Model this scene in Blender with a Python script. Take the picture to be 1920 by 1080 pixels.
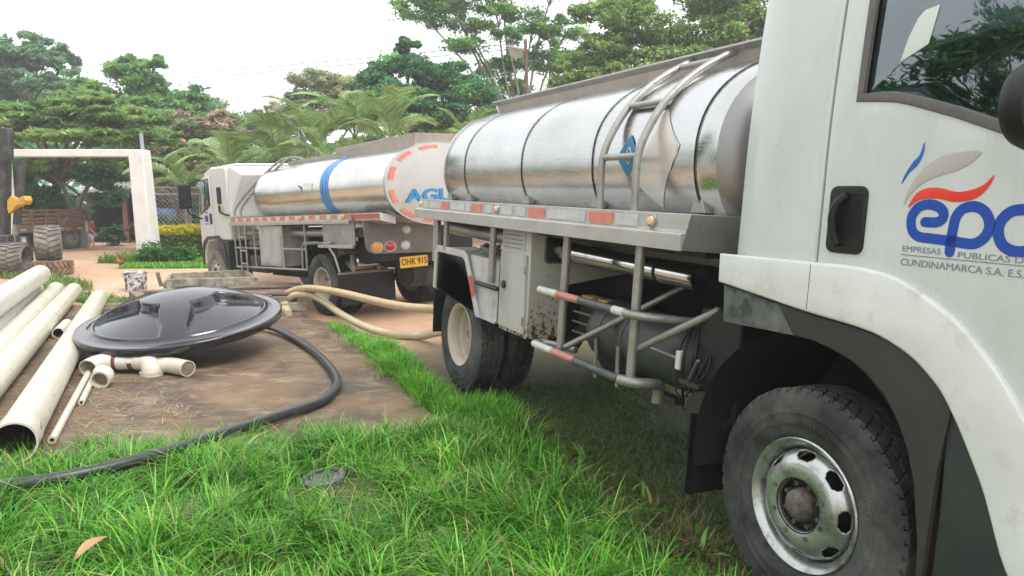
import bpy, bmesh, math, random
import numpy as np
from mathutils import Vector, Matrix
R = math.radians
PI = math.pi
rng = np.random.default_rng(7)
random.seed(7)
scene = bpy.context.scene
COL = scene.collection
for o in list(bpy.data.objects):
    bpy.data.objects.remove(o, do_unlink=True)

# ------------------------------------------------------------------ camera
FPX, CAMH, HORIZON = 1390.0, 1.85, 382.0
PITCH = math.atan((540 - HORIZON) / FPX)
cam = bpy.data.cameras.new("camera")
cam.sensor_width = 36.0
cam.lens = FPX / 1920 * 36
cam.clip_start = 0.05
cam.clip_end = 2000
cam_o = bpy.data.objects.new("camera", cam)
COL.objects.link(cam_o)
cam_o.location = (0, 0, CAMH)
cam_o.rotation_euler = (R(90) - PITCH, 0, 0)
scene.camera = cam_o

# ------------------------------------------------------------------ overcast sky and a soft sun
SUN_ELEV, SUN_AZ = 60.0, 128.0          # azimuth: degrees clockwise from +Y
world = bpy.data.worlds.new("World")
scene.world = world
world.use_nodes = True
wn, wl = world.node_tree.nodes, world.node_tree.links
wn.clear()
sky = wn.new("ShaderNodeTexSky")
sky.sky_type = 'NISHITA'
sky.sun_disc = False
sky.sun_elevation = R(SUN_ELEV)
sky.sun_rotation = R(SUN_AZ)
sky.air_density, sky.dust_density, sky.ozone_density = 1.0, 4.0, 1.0
hs = wn.new("ShaderNodeHueSaturation")
hs.inputs['Saturation'].default_value = 0.10
mixw = wn.new("ShaderNodeMix"); mixw.data_type = 'RGBA'
mixw.inputs[0].default_value = 0.72     # cloud deck evens the sky out
mixw.inputs[7].default_value = (8.5, 8.75, 9.05, 1)
bg = wn.new("ShaderNodeBackground")
bg.inputs[1].default_value = 0.15
out = wn.new("ShaderNodeOutputWorld")
wl.new(sky.outputs[0], hs.inputs['Color']); wl.new(hs.outputs[0], mixw.inputs[6])
wl.new(mixw.outputs[2], bg.inputs[0]); wl.new(bg.outputs[0], out.inputs[0])
sun = bpy.data.lights.new("sun", 'SUN')
sun.energy = 1.5
sun.angle = R(22)
sun.color = (1.0, 0.965, 0.91)
sun_o = bpy.data.objects.new("sun", sun)
COL.objects.link(sun_o)
_a = R(SUN_AZ)
_d = Vector((math.sin(_a) * math.cos(R(SUN_ELEV)), math.cos(_a) * math.cos(R(SUN_ELEV)), math.sin(R(SUN_ELEV))))
sun_o.rotation_euler = _d.to_track_quat('Z', 'Y').to_euler()
vs = scene.view_settings
vs.view_transform = 'Standard'
vs.look = 'None'
vs.exposure = 0.74
vs.gamma = 1.0
vs.use_curve_mapping = False
scene.render.engine = 'CYCLES'
scene.cycles.max_bounces = 8
scene.cycles.transparent_max_bounces = 12
scene.cycles.use_denoising = True

# ------------------------------------------------------------------ where things stand (metres, camera over the origin)
_cp, _sp = math.cos(PITCH), math.sin(PITCH)
def _ray(px, py):
    x, y = (px - 960) / FPX, -(py - 540) / FPX
    return Vector((x, _cp + y * _sp, -_sp + y * _cp))
def at(px, py, Y):
    d = _ray(px, py)
    return Vector((0, 0, CAMH)) + d * (Y / d.y)
def on_ground(px, py, z=0.0):
    d = _ray(px, py)
    return Vector((0, 0, CAMH)) + d * ((z - CAMH) / d.z)

# ------------------------------------------------------------------ materials
def _nodes(name):
    m = bpy.data.materials.new(name)
    m.use_nodes = True
    nt = m.node_tree
    return m, nt.nodes, nt.links, nt.nodes["Principled BSDF"]

def noise(n, l, scale, detail=6, rough=.6, co=None, dist=0.0):
    t = n.new("ShaderNodeTexNoise")
    t.inputs['Scale'].default_value = scale
    t.inputs['Detail'].default_value = detail
    t.inputs['Roughness'].default_value = rough
    t.inputs['Distortion'].default_value = dist
    if co is not None:
        l.new(co, t.inputs['Vector'])
    return t

def ramp(n, l, src, lo, hi, c0=(0, 0, 0, 1), c1=(1, 1, 1, 1)):
    r = n.new("ShaderNodeValToRGB")
    r.color_ramp.elements[0].position = lo
    r.color_ramp.elements[1].position = hi
    r.color_ramp.elements[0].color = c0
    r.color_ramp.elements[1].color = c1
    l.new(src, r.inputs[0])
    return r

def mixc(n, l, fac, a, b, blend='MIX'):
    m = n.new("ShaderNodeMix"); m.data_type = 'RGBA'; m.blend_type = blend
    for s, v in ((m.inputs[0], fac), (m.inputs[6], a), (m.inputs[7], b)):
        if hasattr(v, 'default_value') or hasattr(v, 'is_linked'):
            l.new(v, s)
        else:
            s.default_value = v if not isinstance(v, tuple) else (v if len(v) == 4 else (*v, 1))
    return m.outputs[2]

def pm(name, col, rough=.5, metal=0.0, col2=None, scale=6.0, lo=.35, hi=.7, bump=0.0, bscale=40., spec=.5,
       dirt=None, dscale=3., dlo=.5, dhi=.75, rvar=0.0, stretch=None, coat=0.0):
    """A worn surface: base colour drifting to col2, patches of dirt, uneven gloss, fine relief."""
    m, n, l, b = _nodes(name)
    tc = n.new("ShaderNodeTexCoord")
    co = tc.outputs['Object']
    if stretch:
        mp = n.new("ShaderNodeMapping"); mp.inputs['Scale'].default_value = stretch
        l.new(co, mp.inputs['Vector']); co2 = mp.outputs[0]
    else:
        co2 = co
    c = (*col, 1)
    if col2:
        c = mixc(n, l, ramp(n, l, noise(n, l, scale, 8, .62, co2).outputs[0], lo, hi).outputs[0], c, (*col2, 1))
    if dirt:
        dn = noise(n, l, dscale, 10, .7, co)
        c = mixc(n, l, ramp(n, l, dn.outputs[0], dlo, dhi).outputs[0], c, (*dirt, 1))
    if isinstance(c, tuple):
        b.inputs['Base Color'].default_value = c
    else:
        l.new(c, b.inputs['Base Color'])
    b.inputs['Metallic'].default_value = metal
    b.inputs['Specular IOR Level'].default_value = spec
    b.inputs['Coat Weight'].default_value = coat
    if rvar:
        mr = n.new("ShaderNodeMapRange")
        mr.inputs[1].default_value = .3; mr.inputs[2].default_value = .7
        mr.inputs[3].default_value = max(.02, rough - rvar); mr.inputs[4].default_value = min(1, rough + rvar)
        l.new(noise(n, l, scale * 1.7, 8, .6, co2).outputs[0], mr.inputs[0]); l.new(mr.outputs[0], b.inputs['Roughness'])
    else:
        b.inputs['Roughness'].default_value = rough
    if bump:
        bp = n.new("ShaderNodeBump")
        bp.inputs['Strength'].default_value = bump
        bp.inputs['Distance'].default_value = .02
        l.new(noise(n, l, bscale, 8, .6, co2).outputs[0], bp.inputs['Height'])
        l.new(bp.outputs[0], b.inputs['Normal'])
    return m

def leafmat(name, trans=.45, rough=.5):
    m, n, l, b = _nodes(name)
    a = n.new("ShaderNodeAttribute"); a.attribute_name = "Col"
    l.new(a.outputs[0], b.inputs['Base Color'])
    b.inputs['Roughness'].default_value = rough
    b.inputs['Specular IOR Level'].default_value = .35
    tr = n.new("ShaderNodeBsdfTranslucent"); l.new(a.outputs[0], tr.inputs[0])
    mx = n.new("ShaderNodeMixShader"); mx.inputs[0].default_value = trans
    l.new(b.outputs[0], mx.inputs[1]); l.new(tr.outputs[0], mx.inputs[2])
    l.new(mx.outputs[0], n["Material Output"].inputs[0])
    return m

def steel(name, col=(.66, .665, .66), rough=.2, wav=.12, brush=(1, 30, 30), dirt=None):
    m, n, l, b = _nodes(name)
    tc = n.new("ShaderNodeTexCoord"); co = tc.outputs['Object']
    mp = n.new("ShaderNodeMapping"); mp.inputs['Scale'].default_value = brush
    l.new(co, mp.inputs['Vector'])
    nb = noise(n, l, 5, 6, .6, mp.outputs[0])
    big = noise(n, l, 1.3, 5, .6, co)
    c = mixc(n, l, ramp(n, l, big.outputs[0], .35, .7).outputs[0], (*col, 1), (col[0] * .8, col[1] * .79, col[2] * .76, 1))
    if dirt:
        c = mixc(n, l, ramp(n, l, noise(n, l, 5, 10, .72, co).outputs[0], .56, .78).outputs[0], c, (*dirt, 1))
    l.new(c, b.inputs['Base Color'])
    b.inputs['Metallic'].default_value = 1
    mr = n.new("ShaderNodeMapRange"); mr.inputs[1].default_value = .3; mr.inputs[2].default_value = .7
    mr.inputs[3].default_value = rough * .75; mr.inputs[4].default_value = rough * 1.5
    l.new(nb.outputs[0], mr.inputs[0]); l.new(mr.outputs[0], b.inputs['Roughness'])
    b1 = n.new("ShaderNodeBump"); b1.inputs['Strength'].default_value = wav; b1.inputs['Distance'].default_value = .05
    l.new(noise(n, l, 1.6, 2, .5, co).outputs[0], b1.inputs['Height'])
    b2 = n.new("ShaderNodeBump"); b2.inputs['Strength'].default_value = .03; b2.inputs['Distance'].default_value = .0015
    l.new(nb.outputs[0], b2.inputs['Height']); l.new(b1.outputs[0], b2.inputs['Normal'])
    l.new(b2.outputs[0], b.inputs['Normal'])
    return m

M = {}
M['paint'] = pm('white_cab_paint', (.545, .60, .585), .30, 0, (.475, .525, .505), 1.5, .3, .75, rvar=.1, stretch=(2.5, 2.5, .45), dirt=(.36, .35, .30), dscale=9, dlo=.62, dhi=.80, coat=.35)
M['paint2'] = pm('white_cab_paint_dusty', (.64, .645, .62), .4, 0, (.56, .565, .53), 1.6, rvar=.08, dirt=(.42, .38, .32), dscale=4, dlo=.62, dhi=.85)
M['fender_white'] = pm('white_fender_plastic', (.66, .69, .67), .38, 0, (.55, .575, .55), 2.5, dirt=(.42, .39, .33), dscale=9, dlo=.55, dhi=.80, rvar=.1)
M['tank'] = steel('polished_tank_steel', (.53, .535, .53), .21, .04)
M['tank2'] = steel('tank_steel_yellowed', (.66, .655, .62), .2, .08)
M['tank_end'] = steel('tank_end_steel', (.54, .525, .50), .36, .1, dirt=(.55, .5, .43))
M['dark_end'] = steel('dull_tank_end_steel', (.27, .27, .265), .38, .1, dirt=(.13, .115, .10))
M['seam'] = pm('tank_seam_rubber', (.05, .05, .048), .6)
M['fender_metal'] = pm('pale_fender_metal', (.60, .60, .575), .4, .35, (.48, .475, .45), 4, dirt=(.3, .27, .22), dscale=8, dlo=.58, dhi=.8, rvar=.1)
M['alu'] = pm('dull_aluminium', (.42, .415, .395), .45, .75, (.30, .29, .27), 3, dirt=(.25, .22, .18), dscale=6, dlo=.55, dhi=.8, bump=.05, rvar=.1)
M['alu_light'] = pm('bright_aluminium', (.50, .495, .475), .4, .6, (.40, .395, .37), 4, dirt=(.33, .30, .25), dscale=8, dlo=.58, dhi=.8, rvar=.1)
M['galv'] = pm('grey_painted_tube', (.36, .355, .33), .4, .5, (.27, .26, .235), 9, dirt=(.2, .15, .1), dscale=18, dlo=.58, dhi=.78, rvar=.1)
M['chrome'] = steel('chrome_pipe', (.62, .61, .585), .12, .1, (1, 6, 6), dirt=(.22, .19, .15))
M['red_tape'] = pm('red_reflector', (.55, .07, .05), .35, 0, (.45, .1, .08), 30, rvar=.1)
M['red_faded'] = pm('faded_red_reflector', (.62, .13, .09), .45, 0, (.55, .25, .18), 12)
M['white_tape'] = pm('white_reflector', (.54, .56, .56), .4, 0, (.42, .42, .40), 14, dirt=(.4, .38, .33), dscale=10)
M['cream_tape'] = pm('cream_reflector', (.7, .62, .48), .4, 0, (.6, .48, .35), 14)
M['amber'] = pm('amber_lens', (.75, .26, .02), .2, coat=.5)
M['amber_pale'] = pm('pale_amber_lens', (.72, .5, .28), .2, coat=.5)
M['redlens'] = pm('red_lens', (.45, .02, .02), .2, coat=.5)
M['whitelens'] = pm('clear_lens', (.62, .62, .6), .15, coat=.5)
M['red_paint'] = pm('red_bar_paint', (.55, .13, .10), .45, 0, (.5, .25, .2), 14, dirt=(.45, .4, .36), dscale=20)
M['white_bar'] = pm('white_bar_paint', (.64, .63, .6), .45, 0, (.5, .48, .44), 14)
M['dark_bar'] = pm('dark_bar_paint', (.05, .06, .065), .45, 0, (.1, .1, .1), 14)
M['cream_rust'] = None
M['door_grey'] = pm('cabinet_door_grey', (.47, .465, .42), .5, .1, (.37, .36, .33), 3.2, .42, .58, dirt=(.25, .2, .16), dscale=4, dlo=.62, dhi=.85, stretch=(1, 1, .5))
M['black'] = pm('black_chassis', (.018, .018, .019), .6, 0, (.035, .032, .028), 6, bump=.1)
M['black_tank'] = pm('black_air_tank', (.035, .04, .043), .42, 0, (.06, .06, .058), 5, dirt=(.12, .1, .08), dscale=7, dlo=.58, dhi=.8)
M['plastic'] = pm('black_plastic', (.010, .010, .011), .45, 0, (.018, .018, .019), 8, spec=.3)
M['trim'] = pm('grey_window_rubber', (.085, .08, .08), .6, 0, (.12, .115, .11), 20)
M['liner'] = pm('dark_arch_plastic', (.026, .028, .027), .55, 0, (.04, .041, .038), 3, dirt=(.16, .15, .12), dscale=5, dlo=.6, dhi=.85)
M['liner_dusty'] = pm('dusty_arch_plastic', (.085, .098, .096), .6, 0, (.035, .042, .041), 9, .48, .56, dirt=(.2, .2, .17), dscale=6)
M['step'] = pm('dark_step_panel', (.02, .025, .028), .4, 0, (.035, .04, .04), 3)
M['rim'] = pm('silver_wheel_paint', (.50, .515, .495), .30, .75, (.38, .39, .37), 5, dirt=(.10, .08, .06), dscale=8, dlo=.50, dhi=.70, rvar=.12)
M['rim_beige'] = pm('beige_wheel_paint', (.50, .43, .33), .55, 0, (.40, .33, .25), 5, dirt=(.22, .16, .11), dscale=6, dlo=.6, dhi=.8)
M['hub_rust'] = pm('rusty_hub', (.21, .19, .165), .5, .5, (.10, .08, .065), 16, .4, .6, bump=.3, bscale=60)
M['parts_shade_black'] = pm('flat_parts_shade_black', (.012, .011, .01), .7)  # near-black for dark parts and for shade painted into gaps and recesses
M['lettering_blue'] = pm('logo_blue', (.004, .055, .36), .35)
M['lettering_swoosh'] = pm('logo_mid_blue', (.006, .12, .42), .35)
M['lettering_grey'] = pm('logo_grey', (.40, .395, .375), .4)
M['lettering_red'] = pm('logo_red', (.66, .04, .02), .35)
M['lettering_text'] = pm('text_grey_blue', (.16, .2, .25), .45)
M['agua_blue'] = pm('lettering_cyan_blue', (.01, .19, .42), .4)
M['band_blue'] = pm('stripe_blue', (.03, .22, .60), .3, .3, (.08, .30, .62), 3)
M['plate'] = pm('yellow_plate', (.78, .42, .02), .4, 0, (.7, .36, .02), 10)
M['ink'] = pm('black_print', (.02, .018, .015), .5)
M['diamond_white'] = pm('sticker_white', (.60, .61, .585), .30, .6)
M['diamond_blue'] = pm('sticker_blue', (.03, .17, .32), .35)
M['diamond_peach'] = pm('sticker_faded_peach', (.60, .53, .45), .34, .5, (.60, .59, .56), 5)
M['pvc'] = pm('cream_pvc', (.60, .565, .47), .33, 0, (.52, .48, .385), 2.2, .35, .7, dirt=(.36, .28, .2), dscale=5, dlo=.54, dhi=.8, bump=.02, rvar=.08, spec=.5)
M['pvc_white'] = pm('white_pvc', (.62, .605, .55), .33, 0, (.54, .52, .455), 2.6, dirt=(.38, .31, .23), dscale=6, dlo=.54, dhi=.82, rvar=.08)
M['pvc_in'] = pm('pipe_inside', (.25, .2, .14), .7, 0, (.12, .09, .06), 6)
M['maroon'] = pm('maroon_glue_band', (.16, .035, .028), .5)
M['lid'] = pm('black_glossy_plastic', (.012, .012, .016), .13, 0, (.02, .0195, .025), 3, rvar=.05, spec=.55, dirt=(.045, .043, .045), dscale=5, dlo=.55, dhi=.85, coat=.25)
M['hose_black'] = pm('black_hose', (.022, .025, .03), .34, 0, (.04, .042, .045), 14, dirt=(.11, .1, .085), dscale=12, dlo=.58, dhi=.8)
M['hose_beige'] = pm('beige_hose', (.56, .41, .22), .42, 0, (.5, .36, .2), 5, dirt=(.36, .28, .18), dscale=7, rvar=.05)
M['hose_cream'] = pm('cream_hose', (.55, .46, .30), .42, 0, (.5, .4, .25), 5, dirt=(.36, .3, .2), dscale=7, rvar=.05)
M['wood'] = pm('grey_weathered_wood', (.22, .185, .145), .85, 0, (.12, .095, .07), 4, .35, .65, bump=.4, bscale=25, stretch=(1, 6, 6), dirt=(.3, .3, .22), dscale=7)
M['wood_pale'] = pm('pale_weathered_wood', (.40, .36, .29), .85, 0, (.2, .18, .13), 6, .4, .62, bump=.4, bscale=25, dirt=(.12, .13, .08), dscale=5, dlo=.5, dhi=.65)
M['wood_brown'] = pm('brown_board', (.19, .12, .085), .75, 0, (.13, .085, .06), 3, bump=.25, bscale=20, stretch=(1, 8, 8), dirt=(.3, .24, .2), dscale=3)
M['stake_wood'] = pm('stake_bed_wood', (.30, .165, .09), .8, 0, (.21, .115, .065), 6, bump=.2, bscale=20)
M['stucco'] = pm('white_stucco', (.76, .72, .69), .85, 0, (.66, .61, .57), 2.0, bump=.25, bscale=30, dirt=(.42, .36, .3), dscale=1.6, dlo=.62, dhi=.82)
M['pit'] = pm('pit_concrete', (.26, .2, .145), .9, 0, (.16, .12, .085), 3, bump=.4, bscale=20)
M['yellow'] = pm('machine_yellow', (.66, .36, .03), .45, 0, (.55, .3, .04), 5, dirt=(.3, .2, .1), dscale=5)
M['boom_black'] = pm('black_boom_steel', (.03, .033, .038), .45, 0, (.06, .06, .06), 4, dirt=(.14, .13, .12), dscale=4)
M['galvpipe'] = pm('blue_grey_pipe', (.34, .38, .40), .5, .4)
M['rustpole'] = pm('rusty_pole', (.19, .10, .075), .8, 0, (.13, .08, .06), 5)
M['lamp_glass'] = pm('floodlight_glass', (.5, .52, .5), .25, 0)
M['lamp_grey'] = pm('floodlight_housing', (.25, .25, .24), .5)
M['wire'] = pm('cable_grey', (.12, .12, .12), .6)
M['fence'] = pm('galvanised_wire', (.42, .43, .43), .5, .4)
M['blue_tank'] = pm('blue_plastic', (.05, .11, .27), .5, 0, (.08, .14, .28), 3)
M['shed_dark'] = pm('shed_boards', (.07, .055, .05), .9, 0, (.12, .075, .06), 2, stretch=(6, 6, .5))
M['shed_roof'] = pm('shed_roof_sheet', (.42, .42, .4), .6, .3, (.3, .27, .24), 3)
M['shed_post'] = pm('reddish_post', (.25, .11, .085), .8)
M['red_shirt'] = pm('dark_red_cotton', (.33, .035, .045), .85, 0, (.26, .03, .04), 12)
M['shorts'] = pm('pale_shorts', (.48, .50, .58), .85, 0, (.3, .32, .4), 8)
M['skin'] = pm('skin', (.42, .22, .14), .55)
M['hair'] = pm('dark_hair', (.02, .014, .011), .6)
M['sandal'] = pm('sandal_rubber', (.12, .06, .04), .7)
M['hen'] = pm('brown_feathers', (.42, .16, .06), .8, 0, (.3, .1, .04), 14)
M['comb'] = pm('red_comb', (.5, .03, .02), .5)
M['beak'] = pm('hen_beak', (.5, .35, .1), .5)
M['bucket'] = pm('stained_white_plastic', (.66, .67, .69), .5, 0, (.02, .02, .022), 9, .5, .56, dirt=(.35, .33, .3), dscale=4)
M['bark'] = pm('tree_bark', (.19, .145, .11), .9, 0, (.12, .09, .07), 4, bump=.5, bscale=12, stretch=(3, 3, .6))
M['bark_pale'] = pm('pale_bark', (.30, .27, .23), .9, 0, (.2, .17, .14), 4, bump=.4, bscale=12, stretch=(3, 3, .6))
M['leaf'] = leafmat('leaves')
M['grass'] = leafmat('grass_blades', .3, .38)
M['frond'] = leafmat('palm_frond', .3, .45)
M['straw'] = leafmat('dry_straw', .15, .8)
M['dry_leaf'] = pm('dry_leaf', (.45, .27, .13), .7, 0, (.36, .2, .09), 12)
M['iron'] = pm('cast_iron', (.16, .165, .17), .5, .3, (.08, .08, .08), 20, dirt=(.34, .35, .35), dscale=16)
M['rope'] = pm('green_rope', (.12, .14, .09), .85, 0, (.25, .25, .19), 30)
M['lamp_board'] = pm('dull_grey_board', (.20, .19, .17), .5, .3, (.13, .12, .105), 4, dirt=(.3, .2, .14), dscale=5, dlo=.6, dhi=.8)
M['seat'] = pm('seat_cloth', (.05, .05, .055), .85)
M['interior'] = pm('cab_interior', (.09, .09, .09), .8)
M['pale_shape'] = pm('pale_window_shape', (.55, .62, .58), .5)
M['battery'] = pm('battery_yellow', (.5, .34, .08), .5)

def _rust_mat():
    m, n, l, b = _nodes('cream_panel_rusting')
    tc = n.new("ShaderNodeTexCoord"); co = tc.outputs['Object']
    base = mixc(n, l, ramp(n, l, noise(n, l, 3, 8, .6, co).outputs[0], .35, .7).outputs[0], (.53, .52, .45, 1), (.43, .41, .35, 1))
    sx = n.new("ShaderNodeSeparateXYZ"); l.new(co, sx.inputs[0])
    mr = n.new("ShaderNodeMapRange"); mr.inputs[1].default_value = 1.22; mr.inputs[2].default_value = .78
    mr.inputs[3].default_value = .0; mr.inputs[4].default_value = .17
    l.new(sx.outputs[2], mr.inputs[0])
    ad = n.new("ShaderNodeMath"); ad.operation = 'ADD'
    l.new(noise(n, l, 24, 10, .72, co).outputs[0], ad.inputs[0]); l.new(mr.outputs[0], ad.inputs[1])
    tan = mixc(n, l, ramp(n, l, ad.outputs[0], .56, .72).outputs[0], base, (.44, .31, .19, 1))
    fin = mixc(n, l, ramp(n, l, ad.outputs[0], .665, .69).outputs[0], tan, (.06, .028, .016, 1))
    l.new(fin, b.inputs['Base Color']); b.inputs['Roughness'].default_value = .6
    return m
M['cream_rust'] = _rust_mat()

def _tyre_mat(name, dust, amount):
    m, n, l, b = _nodes(name)
    tc = n.new("ShaderNodeTexCoord"); co = tc.outputs['Object']
    a = ramp(n, l, noise(n, l, 3.2, 10, .68, co).outputs[0], .62 - amount, .85 - amount * .6)
    c = mixc(n, l, a.outputs[0], (.014, .0145, .0145, 1), (*dust, 1))
    l.new(c, b.inputs['Base Color']); b.inputs['Roughness'].default_value = .8
    bp = n.new("ShaderNodeBump"); bp.inputs['Strength'].default_value = .25; bp.inputs['Distance'].default_value = .01
    l.new(noise(n, l, 60, 6, .6, co).outputs[0], bp.inputs['Height']); l.new(bp.outputs[0], b.inputs['Normal'])
    return m
M['tyre'] = _tyre_mat('dusty_tyre_rubber', (.115, .118, .108), .24)
M['tyre_tan'] = _tyre_mat('mud_caked_tyre_rubber', (.26, .225, .18), .42)
M['tyre_brown'] = _tyre_mat('brown_old_tyre_rubber', (.30, .19, .12), .42)

def _glass():
    m, n, l, b = _nodes('tinted_window_glass')
    n.remove(b)
    t = n.new("ShaderNodeBsdfTransparent"); t.inputs[0].default_value = (.34, .42, .42, 1)
    g = n.new("ShaderNodeBsdfGlossy"); g.inputs[0].default_value = (.86, .95, 1, 1); g.inputs['Roughness'].default_value = .015
    lw = n.new("ShaderNodeLayerWeight"); lw.inputs[0].default_value = .5
    pw = n.new("ShaderNodeMath"); pw.operation = 'POWER'; pw.inputs[1].default_value = 4.0
    ma = n.new("ShaderNodeMath"); ma.operation = 'MULTIPLY_ADD'; ma.inputs[1].default_value = .82; ma.inputs[2].default_value = .16
    l.new(lw.outputs['Facing'], pw.inputs[0]); l.new(pw.outputs[0], ma.inputs[0])
    mx = n.new("ShaderNodeMixShader")
    l.new(ma.outputs[0], mx.inputs[0]); l.new(t.outputs[0], mx.inputs[1]); l.new(g.outputs[0], mx.inputs[2])
    l.new(mx.outputs[0], n["Material Output"].inputs[0])
    return m
M['glass'] = _glass()

# ------------------------------------------------------------------ mesh helpers
class MB:
    def __init__(s):
        s.v, s.f = [], []
    def add(s, vs, fs):
        k = len(s.v)
        s.v += [tuple(p) for p in vs]
        s.f += [tuple(i + k for i in f) for f in fs]
        return s
    def box(s, x0, x1, y0, y1, z0, z1):
        return s.add([(x, y, z) for z in (z0, z1) for y in (y0, y1) for x in (x0, x1)],
                     [(0, 2, 3, 1), (4, 5, 7, 6), (0, 1, 5, 4), (2, 6, 7, 3), (0, 4, 6, 2), (1, 3, 7, 5)])
    def beam(s, a, b, w, h, up=(0, 0, 1)):
        a, b = Vector(a), Vector(b)
        t = (b - a).normalized()
        u = Vector(up); r = t.cross(u)
        if r.length < 1e-4: r = t.cross(Vector((1, 0, 0)))
        r.normalize(); u = r.cross(t).normalized()
        vs = []
        for p in (a, b):
            for i, j in ((-1, -1), (1, -1), (1, 1), (-1, 1)):
                vs.append(p + r * (i * w / 2) + u * (j * h / 2))
        return s.add(vs, [(3, 2, 1, 0), (4, 5, 6, 7), (0, 1, 5, 4), (1, 2, 6, 5), (2, 3, 7, 6), (3, 0, 4, 7)])
    def tube(s, path, r, n=10, cap=True, open_r=None):
        P = [Vector(p) for p in path]
        rs = list(r) if hasattr(r, '__len__') else [r] * len(P)
        T = []
        for i in range(len(P)):
            a, b = P[max(0, i - 1)], P[min(len(P) - 1, i + 1)]
            T.append((b - a).normalized())
        ref = Vector((0, 0, 1)) if abs(T[0].z) < .9 else Vector((1, 0, 0))
        u = (ref - T[0] * ref.dot(T[0])).normalized()
        vs, fs = [], []
        for i, p in enumerate(P):
            u = (u - T[i] * u.dot(T[i])).normalized()
            w = T[i].cross(u)
            for k in range(n):
                a = 2 * PI * k / n
                vs.append(p + (u * math.cos(a) + w * math.sin(a)) * rs[i])
        for i in range(len(P) - 1):
            for k in range(n):
                k2 = (k + 1) % n
                fs.append((i * n + k, i * n + k2, (i + 1) * n + k2, (i + 1) * n + k))
        if cap:
            fs.append(tuple(reversed(range(n))))
            fs.append(tuple((len(P) - 1) * n + k for k in range(n)))
        return s.add(vs, fs)
    def lathe(s, prof, c=(0, 0, 0), axis='y', n=48, skip=None, arc=(0, 2 * PI)):
        """prof: (radius, offset along axis)."""
        full = abs(arc[1] - arc[0] - 2 * PI) < 1e-6
        m = n if full else n + 1
        vs, fs = [], []
        for (r, h) in prof:
            for k in range(m):
                a = arc[0] + (arc[1] - arc[0]) * k / n
                p, q = r * math.cos(a), r * math.sin(a)
                vs.append({'x': (c[0] + h, c[1] + p, c[2] + q), 'y': (c[0] + p, c[1] + h, c[2] + q), 'z': (c[0] + p, c[1] + q, c[2] + h)}[axis])
        for i in range(len(prof) - 1):
            for k in range(n):
                if skip and skip(i, k): continue
                k2 = (k + 1) % m
                fs.append((i * m + k, i * m + k2, (i + 1) * m + k2, (i + 1) * m + k))
        return s.add(vs, fs)
    def loft(s, rings, cap=True, closed=True):
        n = len(rings[0]); vs, fs = [], []
        for r in rings: vs += list(r)
        for i in range(len(rings) - 1):
            for k in range(n if closed else n - 1):
                k2 = (k + 1) % n
                fs.append((i * n + k, i * n + k2, (i + 1) * n + k2, (i + 1) * n + k))
        if cap:
            fs.append(tuple(reversed(range(n)))); fs.append(tuple((len(rings) - 1) * n + k for k in range(n)))
        return s.add(vs, fs)
    def prism(s, poly, a, b, plane='xz'):
        """poly in the plane, extruded from a to b along the third axis."""
        f = {'xz': lambda p, t: (p[0], t, p[1]), 'yz': lambda p, t: (t, p[0], p[1]), 'xy': lambda p, t: (p[0], p[1], t)}[plane]
        n = len(poly)
        vs = [f(p, a) for p in poly] + [f(p, b) for p in poly]
        fs = [tuple(range(n)), tuple(reversed(range(n, 2 * n)))] + [(i, i + n, (i + 1) % n + n, (i + 1) % n) for i in range(n)]
        return s.add(vs, fs)
    def build(s, name, m, parent=None, smooth=None, bevel=0, seg=2, solid=0, sub=0, **kw):
        me = bpy.data.meshes.new(name)
        me.from_pydata(s.v, [], s.f)
        bm = bmesh.new(); bm.from_mesh(me)
        bmesh.ops.recalc_face_normals(bm, faces=bm.faces)
        bm.to_mesh(me); bm.free()
        return finish(me, name, m, parent, smooth, bevel, seg, solid, sub, **kw)

def finish(me, name, m, parent=None, smooth=None, bevel=0, seg=2, solid=0, sub=0, loc=None, rot=None, **tags):
    me.materials.append(M[m] if isinstance(m, str) else m)
    if smooth is not None:
        me.shade_smooth()
        me.set_sharp_from_angle(angle=R(smooth))
    o = bpy.data.objects.new(name, me)
    COL.objects.link(o)
    if parent is not None: o.parent = parent
    if loc is not None: o.location = loc
    if rot is not None: o.rotation_euler = rot
    if solid:
        md = o.modifiers.new('solid', 'SOLIDIFY'); md.thickness = solid; md.offset = 0
    if bevel:
        md = o.modifiers.new('bevel', 'BEVEL'); md.width = bevel; md.segments = seg; md.limit_method = 'ANGLE'; md.angle_limit = R(35)
        if smooth is None:
            me.shade_smooth(); me.set_sharp_from_angle(angle=R(35))
    if sub:
        md = o.modifiers.new('sub', 'SUBSURF'); md.levels = sub; md.render_levels = sub
    tag(o, **tags)
    return o

def tag(o, label=None, cat=None, group=None, kind=None):
    if label: o['label'] = label
    if cat: o['category'] = cat
    if group: o['group'] = group
    if kind: o['kind'] = kind
    return o

def empty(name, loc=(0, 0, 0), rot=(0, 0, 0), parent=None, **tags):
    o = bpy.data.objects.new(name, None)
    o.empty_display_size = .2
    COL.objects.link(o)
    o.location = loc; o.rotation_euler = rot
    if parent is not None: o.parent = parent
    return tag(o, **tags)

def catmull(pts, n=8, closed=False):
    P = [Vector(p) for p in pts]
    out = []
    N = len(P)
    for i in range(N if closed else N - 1):
        if closed:
            a, b, c, d = P[(i - 1) % N], P[i], P[(i + 1) % N], P[(i + 2) % N]
        else:
            a, b, c, d = P[max(0, i - 1)], P[i], P[i + 1], P[min(N - 1, i + 2)]
        for k in range(n):
            t = k / n
            out.append(.5 * ((2 * b) + (c - a) * t + (2 * a - 5 * b + 4 * c - d) * t * t + (3 * b - a - 3 * c + d) * t ** 3))
    if not closed: out.append(P[-1])
    return out

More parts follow.
